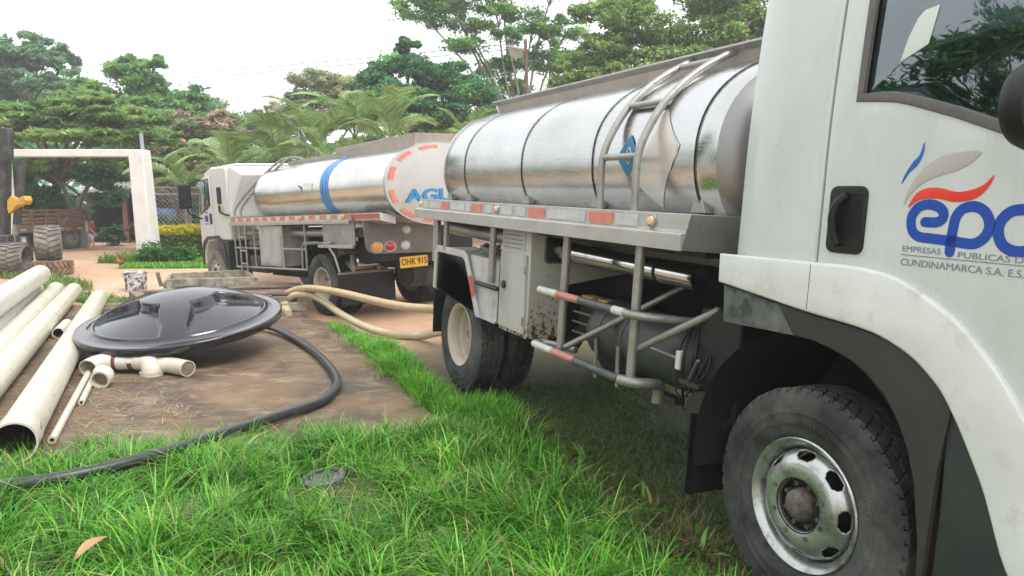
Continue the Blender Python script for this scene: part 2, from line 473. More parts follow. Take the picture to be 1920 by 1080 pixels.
def panel(name, m, outer, holes=(), y=0.0, thick=.02, parent=None, bulge=None, bevel=.006, cuts=(), plane='xz', **kw):
    """A sheet cut from a flat outline (with openings), its edges rounded, gently curved by bulge(x, z)."""
    cu = bpy.data.curves.new(name, 'CURVE')
    cu.dimensions = '2D'; cu.fill_mode = 'BOTH'
    cu.extrude = max(.0005, thick / 2 - bevel); cu.bevel_depth = bevel; cu.bevel_resolution = 2
    cu.offset = -bevel
    for poly in [outer] + list(holes):
        sp = cu.splines.new('POLY'); sp.points.add(len(poly) - 1)
        for q, p in zip(sp.points, poly): q.co = (p[0], p[1], 0, 1)
        sp.use_cyclic_u = True
    ob = bpy.data.objects.new(name, cu); COL.objects.link(ob)
    dg = bpy.context.evaluated_depsgraph_get()
    me = bpy.data.meshes.new_from_object(ob.evaluated_get(dg))
    bpy.data.objects.remove(ob); bpy.data.curves.remove(cu)
    me.name = name
    bm = bmesh.new(); bm.from_mesh(me)
    bmesh.ops.remove_doubles(bm, verts=bm.verts, dist=1e-5)
    for ax, val in cuts:
        co, no = ((val, 0, 0), (1, 0, 0)) if ax == 'x' else ((0, val, 0), (0, 1, 0))
        bmesh.ops.bisect_plane(bm, geom=bm.verts[:] + bm.edges[:] + bm.faces[:], plane_co=co, plane_no=no)
    for v in bm.verts:
        x, z, t = v.co.x, v.co.y, v.co.z
        d = bulge(x, z) if bulge else 0
        v.co = (x, y + t + d, z) if plane == 'xz' else (y + t + d, x, z)
    bmesh.ops.recalc_face_normals(bm, faces=bm.faces)
    bm.to_mesh(me); bm.free()
    me.materials.clear()
    return finish(me, name, m, parent, smooth=30, **kw)

def ribbon(path, w, closed=False):
    """A flat stroke of width w along a 2-D path, round ends, as one outline."""
    P = [Vector((p[0], p[1])) for p in path]
    L, Rr = [], []
    for i, p in enumerate(P):
        a, b = P[max(0, i - 1)], P[min(len(P) - 1, i + 1)]
        t = (b - a).normalized(); nn = Vector((-t.y, t.x))
        L.append(p + nn * w / 2); Rr.append(p - nn * w / 2)
    return L, Rr

def text_mesh(name, body, size, m, parent, mat4, ext=.0006, spacing=1.0, sx=1.0, bold=0.0):
    cu = bpy.data.curves.new(name, 'FONT')
    cu.body = body; cu.size = size; cu.extrude = ext; cu.space_character = spacing; cu.offset = bold
    ob = bpy.data.objects.new(name, cu); COL.objects.link(ob)
    dg = bpy.context.evaluated_depsgraph_get()
    me = bpy.data.meshes.new_from_object(ob.evaluated_get(dg))
    bpy.data.objects.remove(ob); bpy.data.curves.remove(cu)
    me.name = name
    me.transform(mat4 @ Matrix.Diagonal((sx, 1, 1, 1)))
    me.materials.clear()
    return finish(me, name, m, parent)

def rrect(x0, x1, z0, z1, r, n=5):
    out = []
    for cx, cz, a0 in ((x1 - r, z1 - r, 0), (x0 + r, z1 - r, 90), (x0 + r, z0 + r, 180), (x1 - r, z0 + r, 270)):
        for k in range(n + 1):
            a = R(a0 + 90 * k / n)
            out.append((cx + r * math.cos(a), cz + r * math.sin(a)))
    return out

def np_mesh(name, V, F, m, parent=None, col=None, smooth=False, **tags):
    """V (n,3), F (k,3|4) arrays; col (n,3) point colours."""
    me = bpy.data.meshes.new(name)
    V = np.asarray(V, np.float32); F = np.asarray(F, np.int32)
    k, c = F.shape
    me.vertices.add(len(V)); me.vertices.foreach_set('co', V.ravel())
    me.loops.add(k * c); me.loops.foreach_set('vertex_index', F.ravel())
    me.polygons.add(k)
    me.polygons.foreach_set('loop_start', np.arange(0, k * c, c, dtype=np.int32))
    me.update(calc_edges=True)
    if smooth:
        me.polygons.foreach_set('use_smooth', np.ones(k, bool))
    if col is not None:
        at_ = me.color_attributes.new('Col', 'FLOAT_COLOR', 'POINT')
        c4 = np.ones((len(V), 4), np.float32); c4[:, :3] = col
        at_.data.foreach_set('color', c4.ravel())
    me.materials.append(M[m])
    o = bpy.data.objects.new(name, me); COL.objects.link(o)
    if parent is not None: o.parent = parent
    return tag(o, **tags)

# ================================================================== THE GROUND
_hp = np.array([[-.55, 7.08, .055], [1.28, 3.24, -.048], [1.62, 8.11, -.05], [3.44, 4.28, -.153],
                [-3.25, 12.67, -.075], [-6.47, 16.22, -.216], [-1.47, 14.28, .009], [-4.70, 17.83, -.132]])
def ground_h(x, y):
    x = np.asarray(x, float); y = np.asarray(y, float)
    num = np.zeros_like(x); den = np.full_like(x, .05)
    for a, b, c in _hp:
        k = np.exp(-((x - a) ** 2 + (y - b) ** 2) / (2 * 1.1 ** 2))
        num += k * c; den += k
    return num / den + .012 * np.sin(x * 1.7 + y * .6) * np.sin(y * 1.3 - x * .4) * np.clip(1 - den, 0, 1)
def gh(x, y): return float(ground_h(np.array([x]), np.array([y]))[0])

def seg_in(poly, x, y):
    inside = np.zeros(x.shape, bool); n = len(poly); j = n - 1
    for i in range(n):
        xi, yi = poly[i]; xj, yj = poly[j]
        c = ((yi > y) != (yj > y)) & (x < (xj - xi) * (y - yi) / (yj - yi + 1e-12) + xi)
        inside ^= c; j = i
    return inside
def poly_dist(poly, x, y):
    """signed distance, negative inside"""
    d = np.full(x.shape, 1e9); n = len(poly)
    for i in range(n):
        ax, ay = poly[i]; bx, by = poly[(i + 1) % n]
        dx, dy = bx - ax, by - ay
        t = np.clip(((x - ax) * dx + (y - ay) * dy) / (dx * dx + dy * dy), 0, 1)
        d = np.minimum(d, np.hypot(x - ax - t * dx, y - ay - t * dy))
    return np.where(seg_in(poly, x, y), -d, d)

SLAB = [(-.50, 5.80), (-1.9, 5.42), (-3.2, 5.18), (-4.4, 5.05), (-5.6, 5.9), (-8.6, 12.4), (-6.9, 13.6), (-4.6, 13.0), (-3.45, 12.1), (-2.55, 10.6), (-1.5, 8.2)]
LAWN = [(-9, 1.0), (3.2, 1.0), (2.3, 3.0), (1.15, 3.9), (.55, 5.0), (.05, 6.2), (-.62, 6.75), (-.9, 7.6), (-1.35, 8.9), (-2.1, 10.6), (-2.75, 11.6), (-3.2, 11.9), (-2.4, 10.2), (-.5, 5.9), (-2, 5.6), (-4.4, 5.35), (-9, 5.2)]
GREEN = [(-11.2, 21.1), (-8.4, 21.3), (-7.6, 27.5), (-12.2, 27.8), (-12.3, 23.4)]

def _axis(lo, hi, d0, d1, far):
    a = list(np.arange(lo, hi + 1e-6, d0)); p, d = hi, d0
    while p < far:
        d = min(d * 1.25, d1); p += d; a.append(p)
    p, d = lo, d0
    while p > -far:
        d = min(d * 1.25, d1); p -= d; a.insert(0, p)
    return np.array(a)
gx, gy = _axis(-16, 6, .13, 30, 420), _axis(1.5, 27, .13, 30, 420)
GX, GY = np.meshgrid(gx, gy)
X, Y = GX.ravel(), GY.ravel()
nx, ny = len(gx), len(gy)
_hs = np.hypot(X, Y)
def vnoise(x, y, s, seed):
    r = np.random.default_rng(seed); t = np.zeros_like(x)
    for k in range(6):
        a = r.uniform(0, 2 * PI); f = s * r.uniform(.6, 1.7); p = r.uniform(0, 6.3)
        t += np.sin((x * math.cos(a) + y * math.sin(a)) * f + p)
    return t / 6
Zg = ground_h(X, Y)
dl = poly_dist(LAWN, X, Y) + .22 * vnoise(X, Y, 3.5, 1)
dg_ = poly_dist(GREEN, X, Y) + .25 * vnoise(X, Y, 3, 2)
ds = poly_dist(SLAB, X, Y)
Zg = np.where(ds < 0, np.minimum(Zg, -.02), Zg)
dirt = np.array([.50, .315, .20]); dirt_pale = np.array([.56, .40, .28]); soil = np.array([.105, .075, .045]); green = np.array([.075, .13, .028])
dull = np.array([.20, .125, .08])
def st(v, a, b):
    t = np.clip((v - a) / (b - a), 0, 1); return t * t * (3 - 2 * t)
w = st(vnoise(X, Y, 1.2, 3), -.3, .4)[:, None]
C_ = dirt * (1 - w) + dirt_pale * w
w = (st(6.5 - np.hypot((X - 1.8) * .9, (Y - 6.6) * .7), 2.0, 4.6))[:, None]     # olive earth by the front truck, darkened for the shade beneath it
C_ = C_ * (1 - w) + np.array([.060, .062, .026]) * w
w = st(Y, 14, 18)[:, None] * st(-Y, -26, -22)[:, None] * st(-np.abs(X + 5), -3, -1)[:, None]  # darker brown patch round and beyond the second truck
C_ = C_ * (1 - w) + dull * w
w = st(-dl, -.25, .1)[:, None]; C_ = C_ * (1 - w) + (soil * .75 + green * .3) * w
w = st(-dg_, -.3, .1)[:, None]; C_ = C_ * (1 - w) + np.array([.14, .26, .04]) * w
far = st(_hs, 38, 60)[:, None]; C_ = C_ * (1 - far) + np.array([.07, .10, .03]) * far
I = np.arange(nx * ny).reshape(ny, nx)
Fq = np.stack([I[:-1, :-1], I[:-1, 1:], I[1:, 1:], I[1:, :-1]], -1).reshape(-1, 4)

def _ground_mat():
    m, n, l, b = _nodes('earth')
    a = n.new("ShaderNodeAttribute"); a.attribute_name = "Col"
    tc = n.new("ShaderNodeTexCoord"); co = tc.outputs['Object']
    c = mixc(n, l, ramp(n, l, noise(n, l, 2.2, 10, .7, co).outputs[0], .35, .7).outputs[0], a.outputs[0], (.80, .76, .70, 1), 'MULTIPLY')
    c = mixc(n, l, ramp(n, l, noise(n, l, 30, 8, .7, co).outputs[0], .5, .72).outputs[0], c, (.62, .58, .52, 1), 'MULTIPLY')
    l.new(c, b.inputs['Base Color']); b.inputs['Roughness'].default_value = .95
    bp = n.new("ShaderNodeBump"); bp.inputs['Strength'].default_value = .5; bp.inputs['Distance'].default_value = .03
    l.new(noise(n, l, 14, 12, .7, co).outputs[0], bp.inputs['Height']); l.new(bp.outputs[0], b.inputs['Normal'])
    return m
M['earth'] = _ground_mat()
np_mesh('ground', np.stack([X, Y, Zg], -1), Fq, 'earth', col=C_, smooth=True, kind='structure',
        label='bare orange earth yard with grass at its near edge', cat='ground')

# ---- the old concrete slab
def _slab_mat():
    m, n, l, b = _nodes('stained_concrete')
    tc = n.new("ShaderNodeTexCoord"); co = tc.outputs['Object']
    big = noise(n, l, .55, 8, .62, co, 1.2)
    mid = noise(n, l, 2.6, 10, .68, co)
    mp = n.new("ShaderNodeMapping"); mp.inputs['Scale'].default_value = (1.0, 1.9, 1); mp.inputs['Rotation'].default_value = (0, 0, R(28))
    l.new(co, mp.inputs[0])
    streak = noise(n, l, 1.7, 10, .74, mp.outputs[0], .6)
    c = mixc(n, l, ramp(n, l, big.outputs[0], .40, .60).outputs[0], (.185, .122, .070, 1), (.070, .045, .027, 1))
    c = mixc(n, l, ramp(n, l, mid.outputs[0], .48, .74).outputs[0], c, (.245, .175, .108, 1))
    c = mixc(n, l, ramp(n, l, streak.outputs[0], .54, .74).outputs[0], c, (.36, .28, .185, 1))
    c = mixc(n, l, ramp(n, l, noise(n, l, 45, 6, .7, co).outputs[0], .55, .75).outputs[0], c, (.6, .56, .5, 1), 'MULTIPLY')
    l.new(c, b.inputs['Base Color'])
    rr = ramp(n, l, big.outputs[0], .4, .62, (.9, .9, .9, 1), (.52, .52, .52, 1))
    l.new(rr.outputs[0], b.inputs['Roughness'])
    bp = n.new("ShaderNodeBump"); bp.inputs['Strength'].default_value = .6; bp.inputs['Distance'].default_value = .015
    l.new(noise(n, l, 22, 12, .7, co).outputs[0], bp.inputs['Height']); l.new(bp.outputs[0], b.inputs['Normal'])
    return m
M['slab'] = _slab_mat()
ragged = []
for i in range(len(SLAB)):
    a, b = Vector(SLAB[i]), Vector(SLAB[(i + 1) % len(SLAB)])
    k = max(2, int((b - a).length / .16))
    nn = Vector((-(b - a).y, (b - a).x)).normalized()
    for j in range(k):
        ragged.append(a.lerp(b, j / k) + nn * random.uniform(-.022, .022))
MB().prism([(p.x, p.y) for p in ragged], -.12, .06, 'xy').build('concrete_pavement', 'slab', bevel=.012, kind='structure',
        label='stained brown concrete slab beside the grass', cat='pavement')
ZS = .06

# ================================================================== WHEELS
def tyre_mesh(Rt=.535, W=.27, Rr=.30, lugs=54, style='road'):
    """Centred, axis along y, outer side at y = -W/2."""
    mb = MB()
    h = W / 2
    prof = [(Rr - .012, h * .72), (Rr + .004, h * .86), (Rr + .05, h * .97), (Rr + .11, h), (Rt - .085, h * .985), (Rt - .045, h * .93), (Rt - .022, h * .83),
            (Rt - .02, h * .5), (Rt - .02, 0), (Rt - .02, -h * .5), (Rt - .022, -h * .83), (Rt - .045, -h * .93), (Rt - .085, -h * .985), (Rt - .11, -h * .995), (Rt - .113, -h * 1.012), (Rt - .119, -h * 1.012), (Rt - .122, -h * .998),
            (Rr + .09, -h), (Rr + .086, -h * 1.015), (Rr + .078, -h * 1.015), (Rr + .072, -h * .99), (Rr + .03, -h * .93), (Rr + .004, -h * .86), (Rr - .012, -h * .72)]
    mb.lathe(prof, n=72)
    for k in range(120):      # raised lettering and wear marks on the sidewall
        if k % 30 > 17 or random.random() < .2: continue
        a0, da = 2 * PI * k / 120, .030
        r0_, r1_ = Rt - .170, Rt - .140
        vs = [(rr_ * math.cos(a0 + d_), yy_, rr_ * math.sin(a0 + d_)) for yy_ in (-h * .99, -h * 1.018) for rr_, d_ in ((r0_, 0), (r1_, 0), (r1_, da), (r0_, da))]
        mb.add(vs, [(4, 5, 6, 7), (0, 1, 5, 4), (1, 2, 6, 5), (2, 3, 7, 6), (3, 0, 4, 7)])
    rows = 4
    for r_ in range(rows):
        y0 = -h * .84 + r_ * (h * 1.68 / rows); y1 = y0 + h * 1.68 / rows
        for k in range(lugs):
            a0 = 2 * PI * (k + (.5 if r_ % 2 else 0)) / lugs
            da = 2 * PI / lugs * .76
            sk = (.25 if r_ in (0, 1) else -.25) * 2 * PI / lugs
            vs = []
            for rad in (Rt - .03, Rt + random.uniform(-.004, .001)):
                for (yy, aa) in ((y0 + .006, a0 - sk), (y1 - .006, a0 + sk), (y1 - .006, a0 + da + sk), (y0 + .006, a0 + da - sk)):
                    vs.append((rad * math.cos(aa), yy, rad * math.sin(aa)))
            mb.add(vs, [(4, 5, 6, 7), (0, 1, 5, 4), (1, 2, 6, 5), (2, 3, 7, 6), (3, 0, 4, 7)])
    # shoulder blocks seen on the sidewall edge
    for k in range(lugs):
        for s in (-1, 1):
            a0 = 2 * PI * k / lugs; da = 2 * PI / lugs * .6
            vs = []
            for rad, yy in ((Rt - .062, s * h * .955), (Rt - .004, s * h * .82)):
                for aa in (a0, a0 + da):
                    vs.append((rad * math.cos(aa), yy, rad * math.sin(aa)))
            for rad, yy in ((Rt - .06, s * h * .89), (Rt - .03, s * h * .75)):
                for aa in (a0, a0 + da):
                    vs.append((rad * math.cos(aa), yy, rad * math.sin(aa)))
            mb.add(vs, [(0, 1, 3, 2), (0, 2, 6, 4), (1, 5, 7, 3), (2, 3, 7, 6), (0, 4, 5, 1)])
    return mb

_wheel_cache = {}
def _get(key, fn):
    if key not in _wheel_cache: _wheel_cache[key] = fn()
    return _wheel_cache[key]
def _mesh(mb, name, m, smooth=35):
    me = bpy.data.meshes.new(name); me.from_pydata(mb.v, [], mb.f)
    bm = bmesh.new(); bm.from_mesh(me); bmesh.ops.recalc_face_normals(bm, faces=bm.faces); bm.to_mesh(me); bm.free()
    me.materials.append(M[m]); me.shade_smooth(); me.set_sharp_from_angle(angle=R(smooth))
    return me
def _child(name, me, parent, loc=(0, 0, 0), rot=(0, 0, 0), solid=0):
    o = bpy.data.objects.new(name, me); COL.objects.link(o); o.parent = parent; o.location = loc; o.rotation_euler = rot
    if solid:
        md = o.modifiers.new('solid', 'SOLIDIFY'); md.thickness = solid; md.offset = -1
    return o

def wheel(parent, c, kind, side, tyre_mat='tyre', rim_mat=None, spin=0.0):
    """kind: front (bulging disc) or dish (deep set disc); side -1: outer side faces -y."""
    w = empty('wheel', c, (0, spin, 0) if side < 0 else (0, spin, PI), parent)
    _child('tyre', _get(('t', tyre_mat), lambda: _mesh(tyre_mesh(), 'tyre', tyre_mat)), w)
    rm = rim_mat or ('rim' if kind == 'front' else 'rim_beige')
    def rim():
        mb = MB()
        fl = [(.262, .10), (.27, .06), (.262, -.02), (.268, -.085), (.286, -.10), (.302, -.112), (.306, -.122), (.300, -.128), (.290, -.122), (.278, -.11), (.262, -.09), (.256, -.03), (.255, .0)]
        mb.lathe(fl, n=72)
        return _mesh(mb, 'rim', rm)
    _child('rim', _get(('r', rm), rim), w)
    def disc():
        mb = MB(); n = 200
        if kind == 'front':
            prof = [(.258, .0), (.256, -.045), (.250, -.066)]
            prof += [(.250 - .055 * t + .012 * math.sin(PI * t), -.066 - .068 * t ** .8) for t in np.linspace(.08, 1, 12)]
            prof += [(.188, -.138), (.165, -.140), (.126, -.141), (.118, -.136), (.115, -.10)]
            r0_, r1_, per, aw = 3, 13, 25, 6.4
        else:
            prof = [(.256, -.02), (.25, .02), (.235, .055)] + [(.235 - .06 * t, .055 + .02 * t) for t in np.linspace(.1, 1, 10)] + [(.165, .075), (.115, .07), (.11, .06), (.108, .02)]
            r0_, r1_, per, aw = 3, 11, 25, 6.0
        def skip(i, k):
            a_ = (k % per) + .5 - per / 2; s_ = (i + .5 - (r0_ + r1_) / 2) / ((r1_ - r0_) / 2 * .86)
            return abs(a_ / aw) ** 2.6 + abs(s_) ** 2.6 < 1
        return _mesh(mb.lathe(prof, n=n, skip=skip), 'disc', rm, 40)
    _child('disc', _get(('d', rm, kind), disc), w, solid=.008)
    def hub():
        mb = MB()
        if kind == 'front':
            mb.lathe([(.0, -.168), (.03, -.167), (.055, -.160), (.07, -.145), (.076, -.12), (.078, -.06)], n=32)
            for k in range(8):
                a = 2 * PI * k / 8
                mb.lathe([(0, -.118), (.012, -.118), (.013, -.08)], c=(.098 * math.cos(a), 0, .098 * math.sin(a)), n=6)
                mb.lathe([(0, -.150), (.011, -.150), (.012, -.136)], c=(.146 * math.cos(a), 0, .146 * math.sin(a)), n=6)
        else:
            mb.lathe([(.0, .02), (.06, .02), (.075, .03), (.085, .045), (.108, .06)], n=32)
            for k in range(8):
                a = 2 * PI * k / 8
                mb.lathe([(0, .035), (.014, .035), (.014, .075)], c=(.14 * math.cos(a), 0, .14 * math.sin(a)), n=6)
        return _mesh(mb, 'hub', 'hub_rust' if kind == 'front' else rm)
    _child('hub', _get(('h', rm, kind), hub), w)
    if kind == 'front':
        _child('hub_recess', _get(('hr',), lambda: _mesh(MB().lathe([(.07, -.085), (.112, -.085), (.120, -.1395), (.126, -.1425)], n=40), 'hub_recess', 'parts_shade_black')), w)
    def drum():
        mb = MB(); mb.lathe([(0, -.02), (.2, -.02), (.225, .0), (.225, .13), (0, .13)], n=32)
        return _mesh(mb, 'brake_drum', 'parts_shade_black')
    _child('brake_drum', _get(('b',), drum), w, loc=(0, .04 if kind == 'front' else .1, 0))
    return w

def ell(cy, cz, a, b, x, n=64, k=1.0):
    """superellipse tank section"""
    out = []
    for i in range(n):
        t = 2 * PI * i / n
        c, s_ = math.cos(t), math.sin(t)
        e = 2 / 2.25
        out.append((x, cy + k * a * math.copysign(abs(c) ** e, c), cz + k * b * math.copysign(abs(s_) ** e, s_)))
    return out
def ell_pt(cy, cz, a, b, t, off=0.0):
    c, s_ = math.cos(t), math.sin(t); e = 2 / 2.25
    p = Vector((0, cy + a * math.copysign(abs(c) ** e, c), cz + b * math.copysign(abs(s_) ** e, s_)))
    nrm = Vector((0, math.copysign(abs(c) ** (2 - e), c) / a, math.copysign(abs(s_) ** (2 - e), s_) / b)).normalized()
    return p + nrm * off
def tank_strip(mb, cy, cz, a, b, x0, x1, t0, t1, n=24, off=.004, slant=0.0):
    """a band laid on the tank's skin between angles t0 and t1"""
    rings = []
    for i in range(n + 1):
        t = t0 + (t1 - t0) * i / n
        p = ell_pt(cy, cz, a, b, t, off); sl = slant * i / n
        rings.append((p, sl))
    k = len(mb.v); vs, fs = [], []
    for p, sl in rings:
        vs += [(x0 + sl, p.y, p.z), (x1 + sl, p.y, p.z)]
    fs = [(2 * i, 2 * i + 1, 2 * i + 3, 2 * i + 2) for i in range(n)]
    return mb.add(vs, fs)

# ================================================================== TANKER TRUCK in the foreground
T1 = empty('tanker_truck', (1.2769, 3.2435, -.0484), (R(-2.5), R(1.392), R(-64.561)),
           label='large white cab tanker truck in front with blue and red door logo and steel tank', cat='truck', group='tanker trucks')
HB = .1   # hidden body inset
WB = 4.255
# ---- running gear
for y in (.80, 1.50):
    MB().box(-5.15, .95, y, y + .09, .80, 1.04).build('chassis_rail', 'black', T1, bevel=.008)
wheel(T1, (0, .135, .535), 'front', -1, spin=.35)
wheel(T1, (0, 2.265, .535), 'front', 1)
wheel(T1, (-WB, .135, .535), 'dish', -1, spin=.2)
wheel(T1, (-WB, .455, .535), 'dish', 1)
wheel(T1, (-WB, 1.945, .535), 'dish', -1)
wheel(T1, (-WB, 2.265, .535), 'dish', 1)
MB().lathe([(0, -.95), (.07, -.95), (.07, -.22), (.2, -.1), (.2, .1), (.07, .22), (.07, .95), (0, .95)], (-WB, 1.2, .535), 'y', 20).build('rear_axle', 'black', T1, smooth=30)
MB().beam((0, .3, .42), (0, 2.1, .42), .12, .12).build('front_axle', 'black', T1, bevel=.01)
for y in (.72, 1.6):
    MB().tube(catmull([(-.75, y, .8), (-.4, y, .66), (0, y, .6), (.4, y, .66), (.75, y, .8)], 5), .045, 8).build('leaf_spring', 'black', T1, smooth=40)
    MB().tube(catmull([(-WB - .75, y, .82), (-WB, y, .68), (-WB + .75, y, .82)], 5), .055, 8).build('leaf_spring', 'black', T1, smooth=40)
MB().tube([(-WB + .15, 1.2, .56), (-1.9, 1.2, .74), (-.3, 1.2, .84)], .05, 10).build('drive_shaft', 'black', T1, smooth=40)
MB().box(-.9, .9, .75, 1.65, .62, 1.35).build('engine', 'parts_shade_black', T1, bevel=.04)
MB().box(-1.9, -1.2, 1.7, 2.3, .55, 1.1).build('fuel_tank', 'black_tank', T1, bevel=.06)
MB().box(-2.75, -1.0, .95, 1.0, .5, 1.6).build('inner_dark_sheet', 'parts_shade_black', T1)  # added dark sheet standing in for the shade inside the chassis

# ---- tank
TC = (1.2, 2.15, 1.135, .675)
rings = []
for x, k in ((-5.17, .80), (-5.15, .87), (-5.11, .94), (-5.05, .985), (-4.98, 1.0), (-4.45, 1), (-3.2, 1), (-2.1, 1), (-1.06, 1.0), (-1.0, 1.0), (-.93, .992), (-.86, .97), (-.79, .93), (-.745, .87), (-.72, .80), (-.70, .5), (-.69, .2)):
    rings.append(ell(*TC, x, 72, k))
body = MB().loft(rings[:12], cap=True)
body.build('tank_body', 'tank', T1, smooth=40)
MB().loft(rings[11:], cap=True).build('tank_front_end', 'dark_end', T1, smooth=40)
for x in (-4.97, -4.45, -3.2, -2.1, -1.02):
    mb = MB(); mb.loft([ell(1.2, 2.15, TC[2] + .006, TC[3] + .006, x - .022, 72), ell(1.2, 2.15, TC[2] + .006, TC[3] + .006, x + .022, 72)], cap=False)
    bnd = mb.build('tank_band', 'tank', T1, smooth=40)
    mb = MB(); mb.loft([ell(1.2, 2.15, TC[2] + .008, TC[3] + .008, x + .022, 72), ell(1.2, 2.15, TC[2] + .008, TC[3] + .008, x + .029, 72)], cap=False)
    mb.build('seam', 'seam', bnd, smooth=40)
    sd = MB(); sd.prism([(x - .05, 1.83), (x + .08, 1.83), (x + .02, 1.95), (x - .02, 1.95)], .12, .2, 'xz')
    sd.build('saddle', 'alu', T1, bevel=.004)
# spill tray along the top
for s in (-1, 1):
    yb = 1.2 + s * .50
    yt = 1.2 + s * .545
    mb = MB()
    pr = [(yb, 2.70), (yb + s * .012, 2.70), (yt + s * .01, 2.835), (yt + s * .07, 2.862), (yt + s * .07, 2.874), (yt - s * .004, 2.846)]
    mb.prism(pr, -5.02, -.98, 'yz')
    mb.build('tray_side', 'alu_light', T1)
for x, dx in ((-5.02, -.06), (-.98, .0)):
    MB().add([(x, .70, 2.68), (x, 1.70, 2.68), (x + dx, 1.75, 2.86), (x + dx, .65, 2.86)], [(0, 1, 2, 3)]).build('tray_end', 'alu_light', T1, solid=.012)
for x in (-4.0, -2.9, -1.8):
    MB().lathe([(0, .10), (.20, .10), (.25, .07), (.26, 0), (.26, -.03)], (x, 1.2, 2.80), 'z', 28).build('hatch', 'alu', T1, smooth=30)
# ladder that climbs over the tank
def lad(x):
    return catmull([(x, -.03, 1.82), (x, -.038, 2.0), (x, -.03, 2.17), (x, .04, 2.34), (x, .17, 2.52), (x, .40, 2.71), (x, .74, 2.885), (x, 1.08, 2.975), (x, 1.4, 2.99), (x, 1.75, 2.90)], 6)
for x in (-1.79, -1.40):
    MB().tube(lad(x), .024, 12).build('ladder_rail', 'galv', T1, smooth=40)
for y_, z in ((-.032, 2.15), (.145, 2.49), (.52, 2.78)):
    MB().tube([(-1.79, y_, z), (-1.40, y_, z)], .021, 12).build('rung', 'galv', T1, smooth=40)
# hazard stickers on the skin
def sticker(name, m, cx, t_mid, hw, ht, pts, off):
    """polygon in (x, angle) laid on the skin, built as a fan of small strips"""
    mb = MB()
    n = 14
    ys = np.linspace(min(p[1] for p in pts), max(p[1] for p in pts), n)
    row = []
    for yv in ys:
        xs = []
        for i in range(len(pts)):
            (xa, ya), (xb, yb) = pts[i], pts[(i + 1) % len(pts)]
            if (ya - yv) * (yb - yv) <= 0 and abs(yb - ya) > 1e-9:
                xs.append(xa + (xb - xa) * (yv - ya) / (yb - ya))
        if not xs: xs = [pts[0][0]]
        q = min((ell_pt(*TC, tt, off) for tt in np.linspace(PI * .6, PI * 1.2, 240)), key=lambda q: abs(q.z - yv))
        row.append((min(xs), max(xs), q))
    vs, fs = [], []
    for a, b, q in row: vs += [(a, q.y, q.z), (b, q.y, q.z)]
    fs = [(2 * i, 2 * i + 1, 2 * i + 3, 2 * i + 2) for i in range(n - 1)]
    return mb.add(vs, fs).build(name, m, T1, smooth=40)
sticker('sticker', 'diamond_white', 0, 0, 0, 0, [(-1.70, 2.10), (-1.37, 2.44), (-1.13, 2.20), (-1.36, 1.84)], .003)
sticker('sticker', 'diamond_peach', 0, 0, 0, 0, [(-1.47, 2.16), (-1.34, 2.42), (-1.15, 2.20), (-1.21, 2.06), (-1.40, 2.06)], .0045)
st_ = sticker('sticker', 'diamond_blue', 0, 0, 0, 0, [(-1.77, 2.155), (-1.64, 2.30), (-1.52, 2.155), (-1.64, 2.03)], .006)
zero = MB()
op = [(-1.635 + .028 * math.cos(a), 2.165 + .055 * math.sin(a)) for a in np.linspace(0, 2 * PI, 20)[:-1]]
ip = [(-1.635 + .017 * math.cos(a), 2.165 + .043 * math.sin(a)) for a in np.linspace(0, 2 * PI, 20)[:-1]]
vs = []
for (x, z) in op + ip:
    q = min((ell_pt(*TC, tt, .008) for tt in np.linspace(PI * .9, PI * 1.1, 120)), key=lambda q: abs(q.z - z)); vs.append((x, q.y, q.z))
zero.add(vs, [(i, (i + 1) % 19, 19 + (i + 1) % 19, 19 + i) for i in range(19)]).build('numeral', 'diamond_white', st_)

# ---- side platform with reflectors
pr = [(-.10, 1.822), (.55, 1.822), (.55, 1.80), (-.075, 1.80), (-.075, 1.715), (-.125, 1.70), (-.125, 1.625), (-.15, 1.625), (-.15, 1.715), (-.10, 1.73)]
mb = MB(); mb.prism(pr, -5.27, -.80, 'yz'); mb.build('side_platform', 'alu_light', T1, bevel=.003)
MB().add([(-.795, -.148, 1.63), (-.795, .55, 1.60), (-.795, .55, 1.80), (-.795, -.098, 1.82)], [(0, 1, 2, 3)]).build('platform_end', 'alu', T1, solid=.012)
MB().box(-5.27, -.81, .55, .60, 1.5, 1.82).build('platform_beam', 'alu', T1)
pr = [(2.5, 1.822), (1.85, 1.822), (1.85, 1.80), (2.475, 1.80), (2.475, 1.63), (2.5, 1.63)]
MB().prism(pr, -5.27, -.66, 'yz').build('side_platform', 'alu_light', T1)
edges = [-5.15, -4.95, -4.58, -4.36, -4.33, -3.95, -3.81, -3.56, -3.5, -3.32, -3.18, -2.95, -2.90, -2.72, -2.69, -2.41, -2.38, -1.84, -1.81, -1.52, -1.50, -1.25]
for i in range(0, len(edges) - 1, 1):
    a, b = edges[i], edges[i + 1]
    if b - a < .1: continue
    red = (a, b) in ((-4.58, -4.36), (-3.81, -3.56), (-2.69, -2.41), (-1.81, -1.52))
    if (a, b) == (-3.32, -3.18) or (a, b) == (-4.95, -4.58) and False: continue
    MB().box(a + .01, b - .01, -.106, -.0995, 1.737, 1.803).build('reflector', 'red_faded' if red else 'white_tape', T1)
for x in (-1.12, -3.25):
    lm = MB().lathe([(0, -.026), (.022, -.022), (.03, -.008), (.032, .004)], (x, -.102, 1.775), 'y', 20)
    lamp_ = lm.build('marker_lamp', 'amber_pale', T1, smooth=40)
    MB().lathe([(.032, -.012), (.040, -.01), (.040, .004)], (x, -.102, 1.775), 'y', 20).build('bezel', 'alu', lamp_, smooth=30)
MB().lathe([(0, -.02), (.02, -.016), (.028, .004)], (-5.2, -.102, 1.775), 'y', 16).build('marker_lamp', 'amber_pale', T1, smooth=40)

